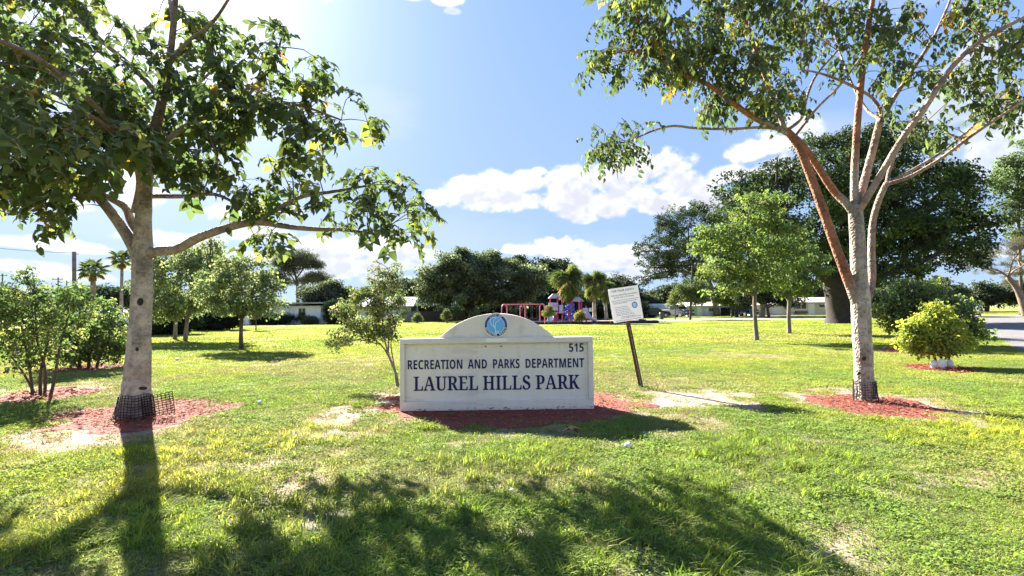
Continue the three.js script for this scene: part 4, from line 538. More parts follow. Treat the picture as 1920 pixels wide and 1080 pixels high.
{ // the bare tree beyond the road: a leaning trunk and forking, almost leafless boughs
  const d = 58, b = P(1924, 588, d).setY(0), t = thing('bare_tree', 'leaning tree with bare tangled boughs beside the road', 'tree', b), inv = b.clone().negate(), r = rng(61), k = d / F, mat = std(.26, .20, .16, .95, { map: barkTex });
  const w = [[1924, 584, 7], [1915, 560, 6], [1905, 538, 5], [1890, 520, 4]].map(([x, y, q]) => [P(x, y, d).add(inv), q * k]); w[0][0].y = -.05;
  part(t, 'trunk', limb(w.map((e) => e[0]), w.map((e) => e[1]), 12, .3, .1), mat);
  const list = [], ends = []; const grow = (p, dir, len, rad, lev) => { const q = p.clone().addScaledVector(dir, len), m = p.clone().lerp(q, .5).add(V((r() - .5) * .2 * len, .1 * len, (r() - .5) * .2 * len)); list.push(limb([p, m, q], [rad, rad * .8, rad * .6], 5, .5)); if (lev > 2) ends.push(q); if (lev < 5) for (let j = 0; j < (lev < 2 ? 3 : 2 + (r() < .4)); j++) grow(q, dir.clone().add(V((r() - .5) * 1.7, (r() - .42) * .8, (r() - .5) * 1.5)).normalize(), len * (.62 + .2 * r()), rad * .62, lev + 1); };
  for (const [dx, dy, dz, f] of [[-1, .3, .2, 1], [-.8, .7, -.4, .9], [-.1, .9, .4, .8], [.7, .6, .1, .9], [.6, .2, -.4, .9]]) grow(w[3][0], V(dx, dy, dz).normalize(), 1.9 * f, .12, 0);
  part(t, 'boughs', merged(list), mat, null, 'stuff');
  clumps.fine.forEach((g, i) => instanced(t, 'crown', g, foliage.bright, ends.filter((_, e) => e % 3 === i && r() < .42).map((p) => [mat4(p, eul(0, r() * 6, 0), .25 + .25 * r()), rgb(.12, .12, .05).multiplyScalar(.7 + .5 * r())])));
}

// ---------------------------------------------------------------- palms
function frondGeo(seed, n = 26, len = 2, leaf = .55, droop = 1.0, ring = true) { // feathery palm frond along +x
  const r = rng(seed), pos = [], idx = [], col = [], at = (s) => V(len * s * (1 - .25 * droop * s * s), len * (.32 * s - .85 * droop * s * s * s), 0);
  for (let k = 2; k < n; k++) for (let j = 0; j < (ring ? 4 : 2); j++) {
    const s = k / n, p = at(s), q = at(Math.min(1, s + .03)), t = q.clone().sub(p).normalize(), a = (ring ? j * 1.57 + k * .8 : j * Math.PI + (j ? -.35 : .35)) + (r() - .5) * .5, up = V(-t.y, t.x, 0), sd = V(0, 0, 1), d = up.multiplyScalar(Math.sin(a)).addScaledVector(sd, Math.cos(a)).addScaledVector(t, .8).normalize();
    const L = leaf * (.35 + 1.1 * Math.sin(Math.PI * (.12 + .8 * s))) * (.75 + .4 * r()), w = V(0, 1, 0).cross(d).normalize().multiplyScalar(.045 * L / .5), m = p.clone().addScaledVector(d, L * .5), e = p.clone().addScaledVector(d, L).add(V(0, -L * .3, 0)), b = pos.length / 3, tt = tintOf(r, .2);
    for (const v of [p, m.clone().add(w), e, m.clone().sub(w)]) { pos.push(v.x, v.y, v.z); col.push(...tt); } idx.push(b, b + 1, b + 2, b, b + 2, b + 3);
  }
  const st = limb([at(0), at(.4), at(.75), at(1)], [.03, .022, .014, .005], 5, .3).deleteAttribute('uv'); st.setAttribute('color', new THREE.Float32BufferAttribute(new Array(st.attributes.position.count * 3).fill(1.1), 3));
  return mergeGeometries([geoOf(pos, idx, col), st]);
}
const palmMat = [[.10, .145, .03], [.15, .19, .045], [.075, .11, .028], [.20, .17, .06]].map((c) => { const m = leafMat(.4); m.color.setRGB(...c); return m; });
const palmBark = std(.40, .36, .31, .9, { map: barkTex });
{
  const fr = [frondGeo(5, 24, 2.0, .55, .9), frondGeo(6, 24, 2.1, .6, 1.15), frondGeo(7, 24, 1.9, .55, .55)];
  [[1071, 606, 1064, 536, 1.0, 'tallest bushy palm, beside the pink play tower'], [1115, 604, 1113, 540, .86, 'middle bushy palm behind the slide'], [1137, 602, 1134, 550, .7, 'shortest bushy palm, closest to the notice sign']].forEach(([x, y, tx, ty, s, label], i) => {
    const b = G(x, y), D = -b.z, k = D / F, t = thing('palm_tree', label, 'palm', b, 'palms at the playground'), r = rng(70 + i), top = P(tx, ty, D).sub(b);
    part(t, 'trunk', limb([V(0, -.05, 0), V(top.x * .2, top.y * .3, 0), V(top.x * .7, top.y * .7, 0), top], [.26, .20, .17, .13], 12, .3, .05), palmBark);
    part(t, 'crownshaft', limb([top, top.clone().add(V(0, .35, 0)), top.clone().add(V(0, .8, 0))], [.13, .12, .05], 10, .2), std(.13, .18, .06, .7));
    for (let j = 0; j < 17; j++) { const low = j > 12, f = part(t, 'frond', fr[j % 3], palmMat[low ? (r() < .2 ? 3 : 1) : Math.floor(r() * 3)]); f.position.copy(top).add(V(0, .55 - (low ? .3 : 0), 0)); f.quaternion.copy(eul(0, j * 2.4 + r() * .5, low ? -.75 - .4 * r() : .95 - j * .085 + (r() - .5) * .3, 'YZX')); f.scale.setScalar(s * (.85 + .25 * r())); }
  });
  const fan = (seed) => { const r = rng(seed), pos = [], idx = [], col = []; const st = limb([V(0, 0, 0), V(.45, .05, 0), V(.85, 0, 0)], [.03, .02, .014], 5, .3).deleteAttribute('uv'); st.setAttribute('color', new THREE.Float32BufferAttribute(new Array(st.attributes.position.count * 3).fill(1), 3));
    for (let k = 0; k < 19; k++) { const a = (k / 18 - .5) * 4.2, L = .8 * (1 - .18 * Math.abs(a) / 2) * (.85 + .2 * r()), d = V(Math.cos(a), -.12 - .1 * r(), Math.sin(a)), w = V(-Math.sin(a), 0, Math.cos(a)).multiplyScalar(.055), o = V(.85, 0, 0), m = o.clone().addScaledVector(d, L * .55), e = o.clone().addScaledVector(d, L).add(V(0, -.22, 0)), b = pos.length / 3, t = tintOf(r, .2); for (const v of [o, m.clone().add(w), e, m.clone().sub(w)]) { pos.push(v.x, v.y, v.z); col.push(...t); } idx.push(b, b + 1, b + 2, b, b + 2, b + 3); }
    return mergeGeometries([geoOf(pos, idx, col), st]); };
  const fans = [fan(1), fan(2), fan(3)], dead = leafMat(.3); dead.color.setRGB(.30, .19, .08);
  [[176, 600, 174, 508, 60, 1.15, 'stout fan palm with orange dead leaves by the utility pole'], [227, 602, 229, 486, 60, 1.0, 'tall thin fan palm beside the grey trunk']].forEach(([x, y, tx, ty, d, s, label], i) => {
    const b = P(x, y, d).setY(0), t = thing('fan_palm', label, 'palm', b, 'fan palms far across the lawn'), r = rng(80 + i), top = P(tx, ty, d).sub(b);
    part(t, 'trunk', limb([V(0, -.05, 0), V(top.x * .4, top.y * .5, 0), top], i ? [.24, .17, .15] : [.32, .28, .26], 12, .4, .08), std(.25, .20, .17, .95, { map: barkTex }));
    for (let j = 0; j < 30; j++) { const low = j > 22, f = part(t, low ? 'dead_frond' : 'frond', fans[j % 3], low ? dead : palmMat[j % 3], low ? 'dry orange brown frond' : undefined); f.position.copy(top).add(V(0, low ? -.25 : 0, 0)); f.quaternion.copy(eul((r() - .5) * .8, j * 2.4 + r() * .4, low ? -1.25 + .3 * r() : 1.25 - (j / 22) * 1.9, 'YZX')); f.scale.setScalar(s * (.75 + .3 * r()) * (low ? .7 : 1)); }
  });
}

// ---------------------------------------------------------------- houses: every one drawn to the pixels of its front, then given its real depth
function house(label, px, base, D, build) {
  const b = P(px, base, D).setY(0), t = thing('house', label, 'house', b, 'single storey houses round the park');
  const at = (x, y) => P(x, y, D).sub(b);
  const bx = (name, x0, y0, x1, y1, mat, front = 0, thick = .1, parent = t) => { const p = at(x0, y1), q = at(x1, y0), lo = Math.max(p.y, 0), m = part(parent, name, box(q.x - p.x, q.y - lo, thick, (p.x + q.x) / 2, (q.y + lo) / 2, front - thick / 2), mat); return m; };
  const win = (x0, y0, x1, y1, front, n = 2) => { const p = at(x0, y1), q = at(x1, y0), w = q.x - p.x, h = q.y - p.y, f = .07, cx = (p.x + q.x) / 2, cy = (p.y + q.y) / 2, list = [box(w, f, .06, cx, p.y + f / 2, front + .03), box(w, f, .06, cx, q.y - f / 2, front + .03)]; for (let i = 0; i <= n; i++) list.push(box(f, h - 2 * f, .056, lerp(p.x + f / 2, q.x - f / 2, i / n), cy, front + .028));
    const fr = part(t, 'window', merged(list), frameMat); part(fr, 'pane', box(w - .02, h - .02, .02, cx, cy, front + .012), glass); part(fr, 'sill', box(w + .12, .06, .12, cx, p.y - .04, front + .06), frameMat); };
  build({ t, at, bx, win }); return t;
}
const frameMat = std(.62, .62, .60, .6), glass = new THREE.MeshStandardMaterial({ color: new THREE.Color().setRGB(.02, .024, .03), roughness: .08 }), whiteWall = std(.84, .86, .88, .8, { map: stucco(30, .12, 5) }), greyRoof = std(.36, .38, .42, .8, { map: asphaltTex }), carportShade = std(.015, .014, .014, 1);
function gable(t, at, x0, x1, eave, ridge, front, deep, mat) { // roof with its ridge along the front
  const p = at(x0, eave), q = at(x1, eave), r = at((x0 + x1) / 2, ridge), s = new THREE.Shape(); const z = [front + .5, front - deep / 2, front - deep - .5];
  s.moveTo(z[0], p.y); s.lineTo(z[1], r.y); s.lineTo(z[2], p.y); s.lineTo(z[2], p.y - .14); s.lineTo(z[0], p.y - .14); s.lineTo(z[0], p.y);
  const g = new THREE.ExtrudeGeometry(s, { depth: q.x - p.x, bevelEnabled: false }).rotateY(-Math.PI / 2).scale(1, 1, 1); g.computeBoundingBox(); g.rotateY(0); // shape x becomes z
  g.translate(q.x - g.boundingBox.max.x, 0, 0); return part(t, 'roof', g, mat);
}
house('white flat roofed house with grey fascia and two barred windows', 530, 607, 61.5, ({ t, bx, win }) => {
  bx('wall', 430, 573, 603, 609, whiteWall, 0, 7); const roof = bx('roof', 424, 566.5, 609, 571.5, greyRoof, .7, 8.4); bx('fascia', 424, 571.5, 609, 573.5, std(.5, .53, .58, .7), .66, 8.2, roof);
  win(489, 577, 506, 590, .0, 2); win(559.5, 577, 573.5, 592, .0, 2); bx('porch_post', 545, 573.5, 547, 608, frameMat, .62, .15); bx('door', 513, 577, 521, 607, std(.55, .58, .62, .6), .04, .06);
  bx('downpipe', 601, 574, 602, 607, frameMat, .1, .08);
});
house('pale grey gabled house with a carport painted dark as shade by the fence', 740, 603, 80, ({ t, at, bx, win }) => {
  bx('wall', 672, 575, 770, 606, std(.50, .51, .55, .85), 0, 8); gable(t, at, 668, 776, 575, 556, 0, 8, std(.42, .42, .47, .85, { map: asphaltTex }));
  bx('carport', 783, 573, 824, 592, carportShade, -.5, 5); bx('wall', 825, 574, 846, 606, std(.45, .44, .42, .85), 0, 5); bx('roof', 778, 570.5, 852, 573.4, greyRoof, .6, 7); win(688, 580, 702, 590, 0, 2); win(828, 577, 840, 585, 0, 1);  // carport is a solid near-black block, its inner shade put into the colour
});
house('teal walled house with pale low roof behind parked cars', 1225, 592, 84, ({ t, at, bx, win }) => {
  bx('wall', 1196, 573, 1241, 594, std(.20, .42, .45, .8), 0, 7); bx('wall', 1241.2, 577, 1266, 594, std(.55, .53, .55, .8), -.4, 6); gable(t, at, 1222, 1272, 577.5, 569, -.4, 7, std(.55, .52, .54, .8)); bx('roof', 1192, 571, 1221.5, 573.2, greyRoof, .5, 8); win(1210, 577, 1214, 585, 0, 1); win(1246, 581, 1256, 587, -.4, 2);
});
house('white walled house with a carport painted dark as shade between two trees', 1335, 591, 81, ({ t, at, bx, win }) => {
  bx('wall', 1290, 573, 1308, 593, std(.36, .55, .52, .8), -.3, 6); bx('wall', 1308.2, 573, 1351, 593, whiteWall, 0, 6); gable(t, at, 1286, 1354, 573.5, 566, 0, 6, std(.5, .5, .5, .8)); bx('carport', 1354, 576, 1373, 592, carportShade, -.8, 4); bx('roof', 1351.5, 574, 1377, 576, greyRoof, .3, 5); bx('porch_post', 1374, 576.3, 1375.5, 592, frameMat, .1, .12); bx('door', 1316, 577, 1322, 592, std(.6, .6, .6, .6), .04, .06); win(1328, 577, 1340, 584, 0, 2);  // shade under this carport is painted too, as a closed black block
});
house('long beige house with pale gabled roof and white door', 1500, 590, 84, ({ t, at, bx, win }) => {
  const beige = std(.62, .55, .44, .85, { map: stucco(30, .12, 5) }), roof = std(.60, .55, .50, .85, { map: asphaltTex });
  bx('wall', 1482, 566, 1562, 592, beige, 0, 8); gable(t, at, 1474, 1570, 567, 557, .3, 8, roof); bx('wall', 1415, 571, 1481.8, 592, std(.66, .58, .50, .85), -.5, 7); gable(t, at, 1410, 1474, 572, 564, -.5, 7, roof);
  win(1491.5, 570, 1512, 580, 0, 2); win(1535, 570, 1547, 577, 0, 1); const d = bx('door', 1516, 569, 1526.5, 590, std(.74, .72, .68, .5), .05, .06); bx('door_handle', 1524.6, 580, 1525.4, 581, std(.4, .35, .2, .3, { metalness: 1 }), .1, .05, d);
  bx('garage_door', 1450, 574.5, 1468, 590, std(.68, .66, .66, .6), -.44, .06); bx('planter', 1490, 583, 1512, 588, std(.16, .11, .09, .9), .35, .3);
});
{ // board fence
  const a = P(757, 609, 64).setY(0), b = P(872, 606, 70).setY(0), t = thing('board_fence', 'weathered dark board fence below the oak and carport', 'fence', a), d = b.clone().sub(a), L = d.length(), r = rng(6), ang = Math.atan2(-d.z, d.x), boards = [], grey = [];
  for (let x = 0; x < L; x += .152) { const h = 1.36 + .07 * r(), g = box(.145, h, .02, 0, h / 2, r() * .012).rotateY(ang).translate(d.x * x / L, 0, d.z * x / L); (x < 2.4 ? grey : boards).push(g); }
  part(t, 'boards', merged(boards), std(.085, .068, .05, .95, { map: barkTex }), null, 'stuff'); part(t, 'boards', merged(grey), std(.22, .22, .23, .95, { map: barkTex }), 'paler grey end of the fence', 'stuff');
  for (const y of [.35, 1.1]) part(t, 'rail', box(L, .08, .04, L / 2, y, -.04).rotateY(ang), std(.07, .055, .04, .95)); for (let x = 0; x <= L; x += 2.2) part(t, 'post', box(.09, 1.42, .09, 0, .71, -.1).rotateY(ang).translate(d.x * x / L, 0, d.z * x / L), std(.08, .065, .05, .95));
}
// ---------------------------------------------------------------- playground
const magenta = std(.33, .03, .15, .45), pink = std(.50, .12, .22, .45), lilac = std(.48, .36, .58, .5), blueP = std(.03, .07, .45, .4), greyP = std(.52, .48, .58, .45);
{
  const D = 51.5, at = (x, y, dz = 0) => P(x, y, D + dz).setY(0), ground = (x) => 580 - (x - 960) * .0122 + EYE * F / D;
  { // safety surface: a shallow bed with a dark edging
    const bed = new THREE.Group(); bed.name = numbered('play_surface'); bed.position.copy(at(1080, 607, 3)); scene.add(bed); tag(bed, 'tan loose play surface inside a low black border', 'play surface', null, 'structure');
    const l = at(925, 607).x - bed.position.x, rr = at(1218, 604).x - bed.position.x; part(bed, 'surface', box(rr - l, .12, 11, (l + rr) / 2, .06, 0), std(.36, .25, .21, 1, { map: asphaltTex }));
    for (let x = l; x < rr; x += 1.25) for (const z of [5.62, -5.62]) part(bed, 'border', rbox(Math.min(1.22, rr - x), .26, .16, x + Math.min(1.22, rr - x) / 2, .13, z, .03), std(.02, .02, .022, .7)); for (const x of [l - .1, rr + .1]) for (let z = -5.6; z < 5; z += 1.25) part(bed, 'border', rbox(.16, .26, 1.22, x, .13, z + .61, .03), std(.02, .02, .022, .7));
  }
  { // swings: three rounded arches under a beam
    const b = at(980, 608), t = thing('swing_set', 'pink swing frame with three rounded arches', 'swing set', b), k = D / F, top = 36.5 * k;
    const X = (x) => at(x, 608).x - b.x;
    [[941, 951], [975.5, 985], [1012, 1022]].forEach(([x0, x1], i) => { const a = X(x0), c = X(x1), h = top, z = .5; part(t, 'arch', limb([V(a, 0, z), V(a, h * .55, z * .6), V(a + .03, h * .88, z * .3), V(lerp(a, c, .3), h, 0), V(lerp(a, c, .7), h, 0), V(c - .03, h * .88, -z * .3), V(c, h * .55, -z * .6), V(c, 0, -z)], new Array(8).fill(.055), 10, .08), pink); });
    part(t, 'beam', limb([V(X(945), top, 0), V(X(980), top + .02, 0), V(X(1018), top, 0)], [.055, .055, .055], 10, 1), pink);
    for (const x of [953.5, 964, 992, 1003]) { const c = X(x), s = part(t, 'swing_seat', rbox(.5, .05, .2, c, .55, .02, .02), std(.02, .02, .022, .6)); part(s, 'chain', merged([bar(V(c - .22, .56, .02), V(c - .2, top, 0), .009, 5), bar(V(c + .22, .56, .02), V(c + .2, top, 0), .009, 5)]), std(.18, .16, .18, .5, { metalness: .6 })); }
  }
  { // play tower
    const b = at(1065, 606), t = thing('play_structure', 'pink and lilac play tower with two roofs and blue climbers', 'playground equipment', b), k = D / F, X = (x) => at(x, 606).x - b.x, Y = (y) => (605.5 - y) * k;
    const post = (x, y, z, m = magenta) => part(t, 'post', limb([V(X(x), 0, z), V(X(x), Y(y) / 2, z), V(X(x), Y(y), z)], [.07, .07, .07], 10, 2), m);
    for (const [x, y, z] of [[1033, 556, -.5], [1045, 556, .6], [1056, 556, -.5], [1054, 575, .8], [1064, 574, .8], [1073, 562, .3], [1090, 562, .3], [1073, 562, -1.2], [1090, 562, -1.2], [1100, 572, -.2], [1036, 590, .8]]) post(x, y, z);
    const panel = (x0, y0, x1, y1, z, m) => part(t, 'panel', rbox(X(x1) - X(x0), Y(y0) - Y(y1), .06, (X(x0) + X(x1)) / 2, (Y(y0) + Y(y1)) / 2, z, .02), m);
    panel(1028, 566.5, 1046, 581, .7, lilac); const drum = panel(1047.5, 571, 1055, 586, .9, lilac); part(drum, 'bubble', new THREE.SphereGeometry(.19, 16, 10).scale(1, 1.2, .5).translate(X(1051), Y(579), .94), std(.40, .42, .55, .3));
    panel(1036, 586, 1046, 604, .2, std(.28, .06, .25, .5)); panel(1092, 577, 1102, 584, .3, greyP); panel(1104, 577, 1110, 584, .1, std(.6, .6, .62, .5));
    for (let i = 0; i < 3; i++) part(t, 'panel', rbox(.07, .3, .04, X(1037 + i * 3), Y(572), .75, .01), std(.42, .2, .5, .5), 'small raised bar on the lilac panel');
    for (const [x0, x1, y, z] of [[1031, 1058, 586, 0], [1072, 1102, 588, -.4]]) part(t, 'deck', rbox(X(x1) - X(x0), .09, 1.5, (X(x0) + X(x1)) / 2, Y(y), z, .02), std(.20, .06, .15, .6));
    const roof = (x0, x1, y0, y1, z) => { const w = X(x1) - X(x0), h = Y(y0) - Y(y1), g = new THREE.CylinderGeometry(w * .22, w * .72, h, 4, 1).rotateY(Math.PI / 4).scale(1, 1, .9).toNonIndexed(); g.computeVertexNormals(); part(t, 'roof', g.translate((X(x0) + X(x1)) / 2, (Y(y0) + Y(y1)) / 2, z), std(.50, .40, .45, .5)); };
    roof(1029, 1053, 549.5, 558, 0); roof(1072, 1096, 556, 564.5, -.4);
    // blue climbers and a curly tube
    for (let j = 0; j < 4; j++) { const l = []; for (let i = 0; i <= 8; i++) l.push(V(X(1057 + i * 2), Y(574 + j * 7) + .12 * Math.sin(i * 1.3 + j), .9 - .1 * j)); part(t, 'climber', limb(l, l.map(() => .05), 8, .12), blueP); }
    for (const x of [1058, 1066, 1074]) part(t, 'climber', limb([V(X(x), 0, 1), V(X(x) + .1, Y(590), 1.05), V(X(x), Y(570), .7)], [.045, .045, .045], 8, .3), blueP);
    const hel = []; for (let i = 0; i <= 24; i++) hel.push(V(X(1069) + .42 * Math.cos(i * .7), Y(570) - i * .055, -.2 + .42 * Math.sin(i * .7))); part(t, 'spiral_climber', limb(hel, hel.map(() => .09), 8, .12), std(.05, .13, .5, .4));
    // slides: a trough swept along a curve
    const slide = (pts, label) => { const c = new THREE.CatmullRomCurve3(pts), pos = [], idx = []; for (let i = 0; i <= 20; i++) { const p = c.getPoint(i / 20), tan = c.getTangent(i / 20), sd = V(0, 1, 0).cross(tan).normalize(), up = tan.clone().cross(sd); [[-.3, .22], [-.27, .2], [-.22, 0], [.22, 0], [.27, .2], [.3, .22], [.27, -.05], [-.27, -.05]].forEach(([u, v]) => { const q = p.clone().addScaledVector(sd, u).addScaledVector(up, v); pos.push(q.x, q.y, q.z); }); if (i) for (let j = 0; j < 8; j++) { const a = (i - 1) * 8 + j, e = (i - 1) * 8 + (j + 1) % 8; idx.push(a, e, a + 8, e, e + 8, a + 8); } } part(t, 'slide', geoOf(pos, idx).toNonIndexed(), greyP, label); };
    slide([V(X(1092), Y(584), .3), V(X(1097), Y(588), .6), V(X(1103), Y(597), .9), V(X(1110), Y(600.5), 1.1), V(X(1114), Y(601), 1.2)], 'curved grey slide');
    slide([V(X(1034), Y(588), .6), V(X(1032), Y(593), 1.1), V(X(1029), Y(601), 1.8), V(X(1027), Y(603), 2.1)], 'short pale slide');
  }
}
// ---------------------------------------------------------------- poles, wires, vehicles, bins
{
  const d = 52, b = P(140, 600, d).setY(0), t = thing('utility_pole', 'thick weathered utility pole with one sagging wire', 'utility pole', b), top = P(139, 472, d).sub(b);
  part(t, 'pole', limb([V(0, -.1, 0), top.clone().multiplyScalar(.5), top], [.21, .19, .17], 12, 1, .03), std(.20, .17, .20, .9, { map: barkTex })); part(t, 'bracket', box(.5, .08, .08, top.x + .3, top.y - .25, .1), std(.2, .18, .16, .8));
  const e = P(-60, 459, d - 8).sub(b), w = [0, .25, .5, .75, 1].map((s) => V(lerp(top.x, e.x, s), lerp(top.y - .12, e.y, s) - .5 * s * (1 - s), lerp(0, e.z, s))); part(t, 'wire', limb(w, w.map(() => .022), 5, 1), std(.06, .06, .06, .8));
  [[3, 513, 575, 120, 'distant power pole with crossarm at the end of the street'], [108, 520, 570, 125, 'thin distant power pole just before the thick pole'], [124, 526, 570, 135, 'shortest distant power pole close to the thick pole'], [345, 545, 585, 130, 'distant power pole behind the pale trunks']].forEach(([x, y, yb, dd, label]) => { const q = P(x, yb, dd).setY(0), h = P(x, y, dd).y, p = thing('power_pole', label, 'utility pole', q, 'distant power poles'); part(p, 'pole', new THREE.CylinderGeometry(.13, .17, h, 8).translate(0, h / 2, 0), std(.16, .14, .13, .9)); part(p, 'crossarm', box(2.6, .14, .12, 0, h - .5, .18), std(.16, .14, .13, .9)); for (const x of [-1.1, 0, 1.1]) part(p, 'insulator', new THREE.CylinderGeometry(.06, .08, .25, 8).translate(x, h - .3, .18), std(.3, .3, .3, .5)); });
}
function car(name, label, category, px, D, yaw, c, kind) {
  const y = 580 - (px - 960) * .0122 + EYE * F / D, b = P(px, y, D).setY(0), t = thing(name, label, category, b, 'vehicles parked along the street', yaw), paint = std(...c, .25, { metalness: .15 }), rubber = std(.02, .02, .02, .8), rim = std(.4, .4, .42, .35, { metalness: .8 });
  const K = { suv: [[-2.3, .45], [-2.32, .85], [-2.2, 1.05], [-2.0, 1.68], [-1.75, 1.76], [.25, 1.74], [.55, 1.66], [1.15, 1.12], [2.15, .98], [2.3, .8], [2.3, .42]], pickup: [[-2.7, .5], [-2.7, 1.1], [-.9, 1.12], [-.75, 1.75], [.35, 1.78], [.95, 1.2], [2.3, 1.1], [2.45, .9], [2.45, .48]], van: [[-2.5, .4], [-2.55, 1.9], [-2.4, 2.05], [1.0, 2.02], [1.75, 1.25], [2.4, 1.05], [2.45, .4]], sedan: [[-2.25, .4], [-2.25, .88], [-1.6, 1.0], [-1.05, 1.38], [.2, 1.42], [.95, .98], [2.05, .84], [2.2, .65], [2.2, .38]] }[kind];
  const s = new THREE.Shape(); K.forEach(([x, h], i) => (i ? s.lineTo(x, h) : s.moveTo(x, h))); for (const wx of [1.45, -1.45]) { s.lineTo(wx + .42, .4); s.absarc(wx, .38, .42, .05, Math.PI - .05, false); } s.closePath();
  part(t, 'body', new THREE.ExtrudeGeometry(s, { depth: 1.62, bevelEnabled: true, bevelSize: .06, bevelThickness: .09, bevelSegments: 3 }).translate(0, 0, -.81), paint);
  const hi = Math.max(...K.map((e) => e[1])), cab = K.filter((e) => e[1] > hi * .6), x0 = cab[0][0], f = kind === 'van' ? [[.1, 1.25], [.1, 1.85], [.95, 1.85], [1.5, 1.28]] : kind === 'pickup' ? [[-.75, 1.2], [-.65, 1.66], [.28, 1.68], [.75, 1.22]] : kind === 'suv' ? [[-2.0, 1.12], [-1.85, 1.62], [.3, 1.62], [.85, 1.14]] : [[-1.35, 1.0], [-1.0, 1.32], [.18, 1.34], [.7, 1.0]];
  const g = new THREE.Shape(); f.forEach(([x, h], i) => (i ? g.lineTo(x, h) : g.moveTo(x, h))); for (const z of [-1, 1]) part(t, 'side_window', new THREE.ExtrudeGeometry(g, { depth: .02, bevelEnabled: false }).translate(0, 0, z > 0 ? .895 : -.915), glass);
  const scr = (xa, ya, xb, yb) => { const L = Math.hypot(xb - xa, yb - ya), a = Math.atan2(yb - ya, xb - xa), n = xa > 0 ? 1 : -1, gg = new THREE.BoxGeometry(L * .86, .02, 1.45).rotateZ(a).translate((xa + xb) / 2 + n * .055, (ya + yb) / 2 + .045, 0); return gg; };
  const nose = K[K.length - 1][0], wi = { suv: [[.55, 1.66, 1.15, 1.12], [-2.2, 1.05, -2.0, 1.68]], pickup: [[.35, 1.78, .95, 1.2], [-.9, 1.12, -.75, 1.75]], van: [[1.0, 2.02, 1.75, 1.25], [-2.55, 1.2, -2.5, 1.9]], sedan: [[.2, 1.42, .95, .98], [-1.6, 1.0, -1.05, 1.38]] }[kind];
  part(t, 'windscreen', scr(...wi[0]), glass); part(t, 'rear_window', scr(...wi[1]), glass);
  for (const z of [-.62, .62]) { part(t, 'headlight', rbox(.08, .16, .34, nose + .05, .74, z, .03), std(.75, .75, .72, .2)); part(t, 'tail_light', rbox(.06, .22, .2, K[0][0] - .05, .85, z, .02), std(.4, .02, .02, .3)); }
  part(t, 'grille', rbox(.06, .22, .8, nose + .05, .66, 0, .02), std(.03, .03, .03, .5)); part(t, 'bumper', rbox(.14, .18, 1.7, nose + .03, .46, 0, .05), std(.05, .05, .05, .6));
  for (const x of [1.45, -1.45]) for (const z of [-.78, .78]) { const w = part(t, 'wheel', new THREE.CylinderGeometry(.36, .36, .22, 20).rotateX(Math.PI / 2).translate(x, .36, z), rubber); part(w, 'rim', new THREE.CylinderGeometry(.22, .22, .24, 14).rotateX(Math.PI / 2).translate(x, .36, z * 1.01), rim); }
  return t;
}
car('parked_car', 'dark blue sport utility vehicle in the driveway between trees', 'car', 1394, 77, -1.35, [.012, .016, .05], 'suv');
car('pickup_truck', 'grey pickup half hidden by a light green young tree', 'pickup truck', 1272, 76, -1.2, [.10, .11, .13], 'pickup');
car('parked_car', 'dark sedan parked before the teal house', 'car', 1226, 75, .15, [.02, .02, .03], 'sedan');
car('van', 'white van at the bend of the road beyond the shrubs', 'van', 1800, 78, -1.0, [.72, .73, .76], 'van');
car('parked_car', 'white car showing behind the grey trunk', 'car', 236, 58, .35, [.75, .77, .82], 'suv');
car('van', 'small white van beyond the big dark trunk', 'van', 1596, 74, -.6, [.72, .73, .76], 'van');
{
  const bin = (px, D, label, c, s) => { const b = P(px, 592, D).setY(0), t = thing('rubbish_bin', label, 'bin', b, 'bins near the far street'); part(t, 'body', new THREE.CylinderGeometry(.34, .28, .95, 16).scale(s, s, s).translate(0, .475 * s, 0), std(...c, .6)); part(t, 'lid', new THREE.CylinderGeometry(.30, .36, .12, 16).scale(s, s, s).translate(0, 1.01 * s, 0), std(...c, .5)); for (const x of [-.2, .2]) part(t, 'wheel', new THREE.CylinderGeometry(.08, .08, .05, 12).rotateZ(Math.PI / 2).translate(x * s, .08, -.26 * s), std(.02, .02, .02, .8)); };
  bin(1240.5, 63, 'dark olive litter bin on the lawn edge', [.05, .055, .035], .8); bin(1381, 72, 'dark bin beside the parked dark vehicle', [.03, .035, .03], .9); bin(1410, 74, 'teal recycling bin beside the dark vehicle', [.02, .25, .30], .95);
}
// white stones round the yellow shrub, and scraps in the grass
[[1751.5, 691, 11, 9, 'leftmost white stone under the yellow green shrub'], [1767, 692, 12, 11, 'middle and largest white stone under the yellow green shrub'], [1781.5, 690, 10, 9, 'rightmost white stone under the yellow green shrub']].forEach(([x, y, w, h, label], i) => { const b = G(x, y), k = -b.z / F, g = mergeVertices(new THREE.IcosahedronGeometry(1, 3).deleteAttribute('uv').deleteAttribute('normal')), p = g.attributes.position; for (let j = 0; j < p.count; j++) { const v = V().fromBufferAttribute(p, j), n = 1 + .22 * (fbm(v.x * 2 + i * 7, v.y * 2 + v.z * 2, 3) - .5); p.setXYZ(j, v.x * n * w * k * .56, (v.y * n * .9 + .72) * h * k * 1.1, v.z * n * w * k * .56); } g.computeVertexNormals(); const m = part(scene, numbered('white_stone'), g, std(.78, .77, .76, .8, { map: stucco(20, .1, 9) })); m.position.copy(b); tag(m, label, 'stone', 'white stones round a shrub'); });
